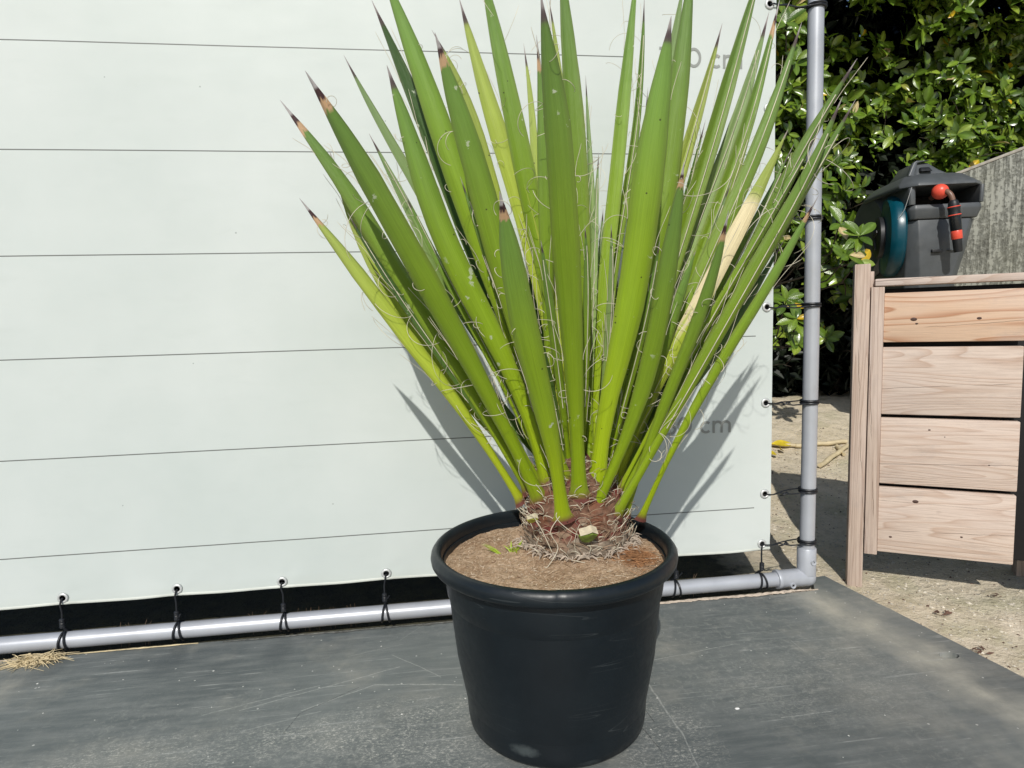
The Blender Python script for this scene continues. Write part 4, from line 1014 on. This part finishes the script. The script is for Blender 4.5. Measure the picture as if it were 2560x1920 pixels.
# inner frame, and an added black sheet giving the plank gaps their dark
plank('rear_post', .362, .40, -.02, .7585, .20, .24, MT['wood_post'], screen, True)
plank('gap_shade', .008, .60, .079, .700, .032, .034, MT['gap_shade'], screen)
for k, (z0, z1) in enumerate(((.5765, .6895), (.4085, .565), (.2435, .4), (.0765, .2345))):
    plank('plank', .345, .61, z0, z1, .001, .021, MT['wood'], screen)
# knots
for (s_, z_, r_) in ((.092, .628, .0042), (.098, .618, .002), (.215, .627, .003), (.108, .205, .004), (.13, .375, .0028), (.06, .115, .0022), (.16, .36, .0016), (.20, .13, .0018), (.245, .30, .0022)):
    m = MB(); m.lathe([(0, .0012), (r_*.6, .0009), (r_, -.0004)], 12, Matrix.Scale(1.6, 4, (1, 0, 0))); o = m.build('knot', simple('knot_wood', (.07, .035, .025), .7), screen)
    o.location = (s_, .001+.0012*(0 if z_ > .57 else 1)-.0004, z_); o.rotation_euler = (R_(90), 0, 0)

# ------------------------------------------------------------------ hose reel
QR = Vector((1.80, .72, .75)); RR = Vector((.97, -.25, 0)).normalized(); FF = Vector((-.25, -.97, 0)).normalized()
ang = math.atan2(RR.y, RR.x)
reel = empty('hose_reel', QR, 'grey wall-mounted garden hose reel box with teal side disc and orange stopper', 'hose reel', rz=ang)
# local frame: x = right along the front, y = into the box (back), z = up
def hull(name, rings, mat, parent=reel, bev=.004, auto=35):
    m = MB(); n = len(rings[0]); vs = [Vector(p) for r in rings for p in r]; fs = []
    for i in range(len(rings)-1):
        for k in range(n): fs.append((i*n+k, i*n+(k+1) % n, (i+1)*n+(k+1) % n, (i+1)*n+k))
    fs.append(tuple(range(n))[::-1]); fs.append(tuple((len(rings)-1)*n+k for k in range(n))); m.add(vs, fs)
    return m.build(name, mat, parent, bevel=bev)
def rect(x0, x1, y0, y1, z, c=.02): return [(x0+c, y0, z), (x1-c, y0, z), (x1, y0+c, z), (x1, y1-c, z), (x1-c, y1, z), (x0+c, y1, z), (x0, y1-c, z), (x0, y0+c, z)]
hull('body', [rect(-.060, .105, .030, .30, -.06, .035), rect(-.066, .115, .014, .33, .03, .035), rect(-.069, .135, .006, .35, .13, .03), rect(-.071, .150, .004, .36, .222, .024)], MT['reel'])
hull('mouth_shade_block', [rect(-.071, .15, .20, .36, .224), rect(-.071, .15, .20, .36, .334)], MT['black'])  # block and floor are black: the hollow's shade put into colour
hull('mouth_floor', [rect(-.07, .148, .10, .22, .224), rect(-.07, .148, .10, .22, .262)], MT['black'])
# frame of the mouth: sill, two cheeks
hull('mouth_sill', [rect(-.072, .152, .0, .10, .224, .012), rect(-.078, .162, -.010, .11, .258, .014), rect(-.074, .160, -.006, .11, .274, .012)], MT['reel'])
hull('mouth_cheek', [rect(-.082, -.060, -.006, .24, .275, .005), rect(-.084, -.061, -.004, .24, .337, .005)], MT['reel'], bev=.002)
hull('mouth_cheek', [rect(.149, .1635, -.006, .24, .275, .004), rect(.152, .1645, -.004, .24, .337, .004)], MT['reel'], bev=.002)
def lidring(x0, x1, y0, y1, z, c): return rect(x0, x1, y0, y1, z, c)
hull('lid', [lidring(-.108, .169, -.026, .36, .337, .045), lidring(-.107, .168, -.020, .36, .350, .045), lidring(-.080, .130, .020, .33, .381, .03), lidring(-.066, .105, .035, .30, .388, .03)], MT['reel'])
hull('lid_crest', [rect(-.060, .085, .04, .25, .386, .02), rect(-.050, .050, .055, .22, .408, .018), rect(-.036, .018, .075, .20, .436, .010)], MT['reel'])
hull('carry_handle', [rect(-.066, -.045, .045, .060, .386, .003), rect(-.044, -.028, .060, .075, .434, .003), rect(-.034, .014, .058, .080, .441, .003)], simple('light_grey_plastic', (.10, .11, .12), .4), bev=.0015)
hull('latch', [rect(-.030, .010, .032, .050, .398, .003), rect(-.026, .006, .046, .058, .414, .003)], MT['reel_d'], bev=.001)
# side disc (teal) and its hub
Md = Matrix.Translation((-.078, .150, .182)) @ Matrix.Rotation(R_(-13), 4, 'Z') @ Matrix.Rotation(R_(-90), 4, 'Y')
m = MB(); m.lathe([(.140, -.030), (.150, -.022), (.152, .0), (.148, .010), (.138, .020), (.10, .026), (.001, .028)], 56, Md); m.build('side_disc', MT['teal'], reel, auto=35)
m = MB(); m.lathe([(.078, .024), (.076, .042), (.062, .048), (.001, .050)], 40, Md); hub = m.build('disc_hub', MT['reel_d'], reel, auto=35)
for k in range(4):
    m = MB(); m.box((-.006, -.006, .046), (.050, .006, .054), Md @ Matrix.Rotation(k*math.pi/2+.4, 4, 'Z')); m.build('hub_rib', MT['reel_d'], hub, bevel=.001)
m = MB(); m.lathe([(.150, -.008), (.165, .01), (.150, .03), (.001, .03)], 40, Matrix.Translation((-.070, .30, .20)) @ Matrix.Rotation(R_(-90), 4, 'Y')); m.build('rear_disc', MT['reel'], reel, auto=35)
# wall bracket
hull('wall_bracket', [rect(.02, .08, .36, .52, .05, .01), rect(.02, .08, .36, .52, .30, .01)], MT['reel_d'])
# stopper ball, hose end and connector hanging down
m = MB(); m.lathe([(.001, -.026)]+[(.0265*math.cos(R_(a)), .0265*math.sin(R_(a))) for a in range(-80, 81, 10)]+[(.001, .0265)], 32, Matrix.Translation((.006, -.028, .312)) @ Matrix.Rotation(R_(70), 4, 'X') @ Matrix.Rotation(R_(12), 4, 'Y'))
m.build('stopper', MT['orange'], reel, auto=None)
m = MB(); m.tube([catm([Vector(p) for p in ((.006, .03, .300), (.010, -.035, .312), (.020, -.056, .302), (.0275, -.063, .283), (.031, -.064, .262))], t/14) for t in range(15)], .0088, 14); m.build('hose', MT['hose'], reel)
d0, d1 = Vector((.031, -.064, .272)), Vector((.056, -.060, .098)); dd = (d1-d0).normalized(); Ln = (d1-d0).length
Mc = Matrix.Translation(d0) @ dd.to_track_quat('Z', 'Y').to_matrix().to_4x4()
def seg(name, pr, mat): 
    m = MB(); m.lathe([(r*1.15, z*Ln) for r, z in pr], 24, Mc); return m.build(name, mat, reel, auto=35)
seg('connector_neck', [(.009, -.02), (.0115, .0), (.0145, .05), (.0150, .10)], MT['reel_d'])
seg('connector_grip', [(.0160, .10), (.0172, .12), (.0165, .15), (.0152, .20), (.0165, .26), (.0172, .29), (.0160, .31)], MT['reel_d'])
for z in (.115, .275): seg('orange_band', [(.0166, z-.012), (.0178, z), (.0166, z+.012)], MT['orange'])
seg('connector_barrel', [(.0155, .31), (.0160, .36), (.0150, .56), (.0144, .58)], simple('glossy_black', (.012, .013, .015), .2))
seg('orange_collar', [(.0140, .575), (.0150, .585), (.0148, .735), (.0138, .745)], MT['orange'])
seg('connector_tip', [(.0128, .745), (.0118, .97), (.0105, 1.0), (.007, 1.0), (.006, .97)], MT['reel_d'])
m = MB(); m.box((.0, -.004, .105), (.034, .014, .116)); m.build('slot', MT['reel_d'], reel, bevel=.001)
m = MB(); m.box((.056, -.0015, .1095), (.082, .012, .1125)); m.build('slot', MT['reel'], reel, bevel=.0006)
# cord line across the disc
m = MB(); m.tube([(-.080, -.012, .335), (-.10, -.01, .26), (-.118, .02, .215)], .0009, 5); m.build('pull_string', MT['steel'], reel)

# ------------------------------------------------------------------ concrete panel
C0 = Vector((2.15, 1.05, 0)); cd = Vector((.8, -.6, 0))
wall = empty('concrete_panel', C0, 'grey concrete fence panel with rough vertical grooves behind the hose reel', 'concrete panel', rz=math.atan2(cd.y, cd.x))
def prism(x0, x1, z0, top, y0, y1):
    m = MB(); m.add([(x0, y0, z0), (x1, y0, z0), (x1, y1, z0), (x0, y1, z0), (x0, y0, top(x0)), (x1, y0, top(x1)), (x1, y1, top(x1)), (x0, y1, top(x0))],
                    [(3,2,1,0),(4,5,6,7),(0,1,5,4),(1,2,6,5),(2,3,7,6),(3,0,4,7)]); return m
tp = lambda x: 1.199+.322*(x-.0)
prism(-.02, 1.3, -.05, lambda x: tp(x)-.010, 0, .05).build('slab', MT['concrete'], wall, bevel=.004)
m = MB(); x0, x1 = -.02, 1.3
m.add([(x, y, tp(x)+dz) for x in (x0, x1) for y, dz in ((-.003, -.010), (.053, -.010), (.053, .002), (-.003, .002))], [(0,1,2,3),(7,6,5,4),(0,4,5,1),(1,5,6,2),(2,6,7,3),(3,7,4,0)])
m.build('coping', simple('pale_concrete', (.42, .39, .34), .9, 0, .2, 60, bump=.002), wall, bevel=.002)

# ------------------------------------------------------------------ canes, yellow leaves
def atg(px, py, lift=0):
    d = ray(px, py); t = .3
    while t < 6:
        P = CAM+d*t
        if P.z < gz(P.x, P.y)+lift: return P
        t += .004
    return P
def cane(p, q, Yp, Yq, r, label):
    a, b_ = atg(*p, r), atg(*q, r); a.z += .006; b_.z += .006; m = MB()
    pts = [a.lerp(b_, t/10)+Vector((0, 0, .002*math.sin(t*1.3))) for t in range(11)]; rs = [r*(1.12 if t in (3, 7) else 1) for t in range(11)]
    o = MB(); o.tube([v-a for v in pts], rs, 10); ob = o.build('cane', MT['bamboo']); ob.location = a; tag(ob, label, 'cane', 'pale cut canes lying on the ground by the screen')
cane((2116, 1107), (1988, 1118), 1.28, 1.32, .0085, 'pale cut cane pointing at the wooden post, uppermost of the bundle')
cane((1995, 1118), (1890, 1112), 1.32, 1.40, .0075, 'long pale cane emerging from under the yellow leaves behind the upright')
cane((2118, 1118), (2050, 1168), 1.25, 1.12, .0085, 'pale cut cane lying aslant, its near end in the shadow')
cane((2110, 1140), (2092, 1118), 1.20, 1.26, .0065, 'short pale cane stub under the slanting cane')
def flat_leaf(name, px, py, Y, l, wd, rot, mat, label, cat, grp):
    c_ = atg(px, py, .015); m = MB(); vs = []
    for i in range(7):
        t = i/6; ww = wd*math.sin(math.pi*min(.97, t*.94+.03))*.5
        for u in (-1, 0, 1): vs.append((l*(t-.5), u*ww, .006*math.sin(t*3)+(.004 if u else 0)))
    n = len(vs); up = [(x, y, z-.0009) for x, y, z in vs]
    fs = [(i*3+k, i*3+k+1, i*3+k+4, i*3+k+3) for i in range(6) for k in range(2)]; m.add(vs+up, fs+[tuple(a+n for a in f)[::-1] for f in fs])
    o = m.build(name, mat); o.location = c_; o.rotation_euler = rot; tag(o, label, cat, grp)
flat_leaf('fallen_leaf', 1955, 1112, 1.30, .10, .04, (.5, .1, .1), MT['yellow'], 'bright yellow fallen leaf on the cane behind the upright tube', 'fallen leaf', 'yellow fallen leaves')
flat_leaf('fallen_leaf', 1950, 1124, 1.24, .05, .03, (.9, .3, 1.0), MT['yellow'], 'small yellow fallen leaf just below the larger one', 'fallen leaf', 'yellow fallen leaves')
flat_leaf('fallen_leaf', 1932, 1137, 1.2, .04, .025, (.6, .2, .5), MT['yellow'], 'yellow leaf scrap at the banner edge near the canes', 'fallen leaf', 'yellow fallen leaves')

# ------------------------------------------------------------------ hedge
hedge = empty('hedge', (1.5, 1.6, .1), 'dense glossy green hedge with a dark interior behind the banner and reel', 'hedge')
HO = Vector((1.5, 1.6, .1))
def leaf_mesh(name, l, wd, curl, cup, tone):
    m = MB(); vs = []; cs = []; NV = 7
    for i in range(NV+1):
        t = i/NV; ww = wd*.5*(math.sin(math.pi*(t**1.12))**.72 if 0 < t < 1 else .04)
        for u in (-1, -.5, 0, .5, 1):
            z = -curl*l*t*t + cup*ww*abs(u)*1.0; vs.append((u*ww, l*t, z))
            rib = 1.25 if u == 0 else 1.0; k = 1-.1*abs(u)
            cs.append(tuple(c*rib*k for c in tone))
    m.add(vs, [(i*5+k, i*5+k+1, (i+1)*5+k+1, (i+1)*5+k) for i in range(NV) for k in range(4)]); m.c = cs
    me = m.mesh(name); me.materials.append(MT['hedge']); return me
tones = [(.11, .19, .018), (.16, .25, .025), (.07, .13, .016), (.25, .34, .045), (.12, .20, .025), (.55, .38, .02), (.60, .48, .25), (.25, .26, .05)]
LM = []
rr = random.Random(99)
for k in range(14):
    tn = tones[k % 5] if k < 11 else tones[5+k-11]
    LM.append(leaf_mesh('hedge_leaf', 1, rr.uniform(.40, .52), rr.uniform(.05, .35), rr.uniform(.05, .5), tn))
def lm_data(me): return [v.co.copy() for v in me.vertices], [tuple(p.vertices) for p in me.polygons], [tuple(c.color[:3]) for c in me.color_attributes['Col'].data]
LD = [lm_data(me) for me in LM]
def vis(p):
    d = p-CAM; z = d.dot(fwd); x = 1280+F_PX*d.dot(cr)/z; y = 960-F_PX*d.dot(cu)/z; return x, y
cand = []
def whorl(c_, d, n, size, tilt):
    d = d.normalized(); e1 = d.orthogonal().normalized(); e2 = d.cross(e1); a0 = rr.random()*6.28
    for k in range(n):
        a = a0+k*2.4+rr.uniform(-.3, .3); el = R_(rr.uniform(tilt-22, tilt+22)); r_ = (e1*math.cos(a)+e2*math.sin(a))
        ydir = (r_*math.cos(el)+d*math.sin(el)).normalized(); zdir = (d*math.cos(el)-r_*math.sin(el)).normalized(); xdir = ydir.cross(zdir)
        s = size*rr.uniform(.65, 1.1)
        q = rr.random(); ki = rr.randrange(11) if q < .972 else rr.choice((11, 12, 13))
        Mt = Matrix((xdir*s, ydir*s, zdir*s)).transposed().to_4x4(); Mt.translation = c_+d*rr.uniform(-.02, .01)
        cand.append((Mt, ki))
def hsurf(x, z):      # front skin of the hedge, bulging
    y = 1.38 + .16*noise.noise(Vector((x*1.6, z*1.6, 0))) + .10*noise.noise(Vector((x*4, z*4, 9)))
    if z > 1.75: y -= min(.45, (z-1.75)*.9)  # unseen top pushed forward, added to shade the hedge face
    if z < .75: y += (.75-z)*.35
    return y
TW = MB()
n_wh = 0
for i in range(2900):
    x = rr.uniform(.9, 3.4); z = rr.uniform(.50, 2.5)
    dens = noise.noise(Vector((x*5.5, z*5.5, 20)))
    if dens < -.05+.25*(z < .7)-.25*(z > 1.35): continue
    y = hsurf(x, z)+rr.uniform(-.04, .16); d = Vector((rr.gauss(-.1, .55), -1, rr.gauss(.45, .5)))
    whorl(Vector((x, y, z)), d, rr.randint(5, 8), rr.uniform(.047, .080), 28)
    c_ = Vector((x, y, z)); d.normalize()
    if z < 1.25 and rr.random() < .6: TW.tube([c_, c_-d*.08+Vector((0, 0, -.02)), c_-d*.16+Vector((rr.gauss(0, .03), .08, -.06))], [.0018, .0022, .003], 5, cap=False)
# a few shoots reaching out low between the banner and the upright
for px, py, Y, n in ((1966, 752, .80, 9), (1990, 800, .75, 8), (1958, 830, .80, 6), (1960, 770, .9, 6), (2150, 590, .62, 7), (2120, 640, .62, 7), (2145, 655, .66, 6), (1965, 60, .7, 8), (1990, 150, .75, 7), (1985, 60, .85, 7), (2100, 560, .7, 5), (2010, 640, .8, 4)):
    c_ = at(px, py, Y); d = Vector((rr.gauss(-.2, .3), -1, rr.gauss(.5, .3))); whorl(c_, d, n, .07, 25); d.normalize()
    TW.tube([c_, c_-d*.12+Vector((.03, .02, -.03)), Vector((c_.x+.12, 1.35, c_.z-.12))], [.002, .003, .005], 5, cap=False)
def seen(M_):
    x, y = vis(M_.translation); return (1930 < x < 2600 and -40 < y < 900)
cand_vis = [c for c in cand if seen(c[0])]
cand_vis.sort(key=lambda c: (c[0].translation-CAM).length/c[0].col[1].length)
single = cand_vis[:290]; sid = set(id(c) for c in single)
for Mt, ki in single:
    o = link('leaf', LM[ki], parent=hedge); M2 = Mt.copy(); M2.translation = Mt.translation-HO; o.matrix_local = M2
m = MB(); m.c = []
for c in cand:
    if id(c) in sid: continue
    V, Fc, Cc = LD[c[1]]; m.add([c[0] @ v - HO for v in V], Fc); m.c.extend(Cc)
o = m.build('foliage', MT['hedge'], hedge, auto=None); o['kind'] = 'stuff'
# inner mass: dense leaves through the hedge, its inner shade put into their colour
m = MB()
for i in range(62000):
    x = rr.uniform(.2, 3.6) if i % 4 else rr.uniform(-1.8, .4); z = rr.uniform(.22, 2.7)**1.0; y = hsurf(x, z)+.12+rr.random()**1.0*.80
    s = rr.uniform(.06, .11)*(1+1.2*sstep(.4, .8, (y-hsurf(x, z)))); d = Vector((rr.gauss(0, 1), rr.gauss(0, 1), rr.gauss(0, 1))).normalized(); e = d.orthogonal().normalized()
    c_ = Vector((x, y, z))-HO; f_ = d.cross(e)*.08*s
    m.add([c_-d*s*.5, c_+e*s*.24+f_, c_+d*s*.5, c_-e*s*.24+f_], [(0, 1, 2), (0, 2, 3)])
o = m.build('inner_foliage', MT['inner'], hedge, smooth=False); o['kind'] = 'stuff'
for i in range(26):
    x = rr.uniform(.9, 3.3); y = rr.uniform(1.85, 2.2); z0 = gz(x, y); pts = [Vector((x, y, z0))]
    for k in range(7): pts.append(pts[-1]+Vector((rr.gauss(0, .06), rr.gauss(-.005, .04), .26)))
    TW.tube(pts, [.016, .013, .011, .009, .007, .005, .004, .003], 6, cap=False)
for i in range(90):
    x = rr.uniform(1., 2.6); z = rr.uniform(.4, 1.6); y = hsurf(x, z)+rr.uniform(0, .1); d = Vector((rr.gauss(0, 1), rr.gauss(-.3, .4), rr.gauss(.2, .6))).normalized()*rr.uniform(.06, .2)
    TW.tube([(x, y, z), Vector((x, y, z))+d*.5+Vector((0, 0, .01)), Vector((x, y, z))+d], [.0018, .0014, .0008], 4, cap=False)
for k in range(len(TW.v)): TW.v[k] = tuple(Vector(TW.v[k])-HO)
o = TW.build('branches', MT['twig'], hedge); o['kind'] = 'stuff'
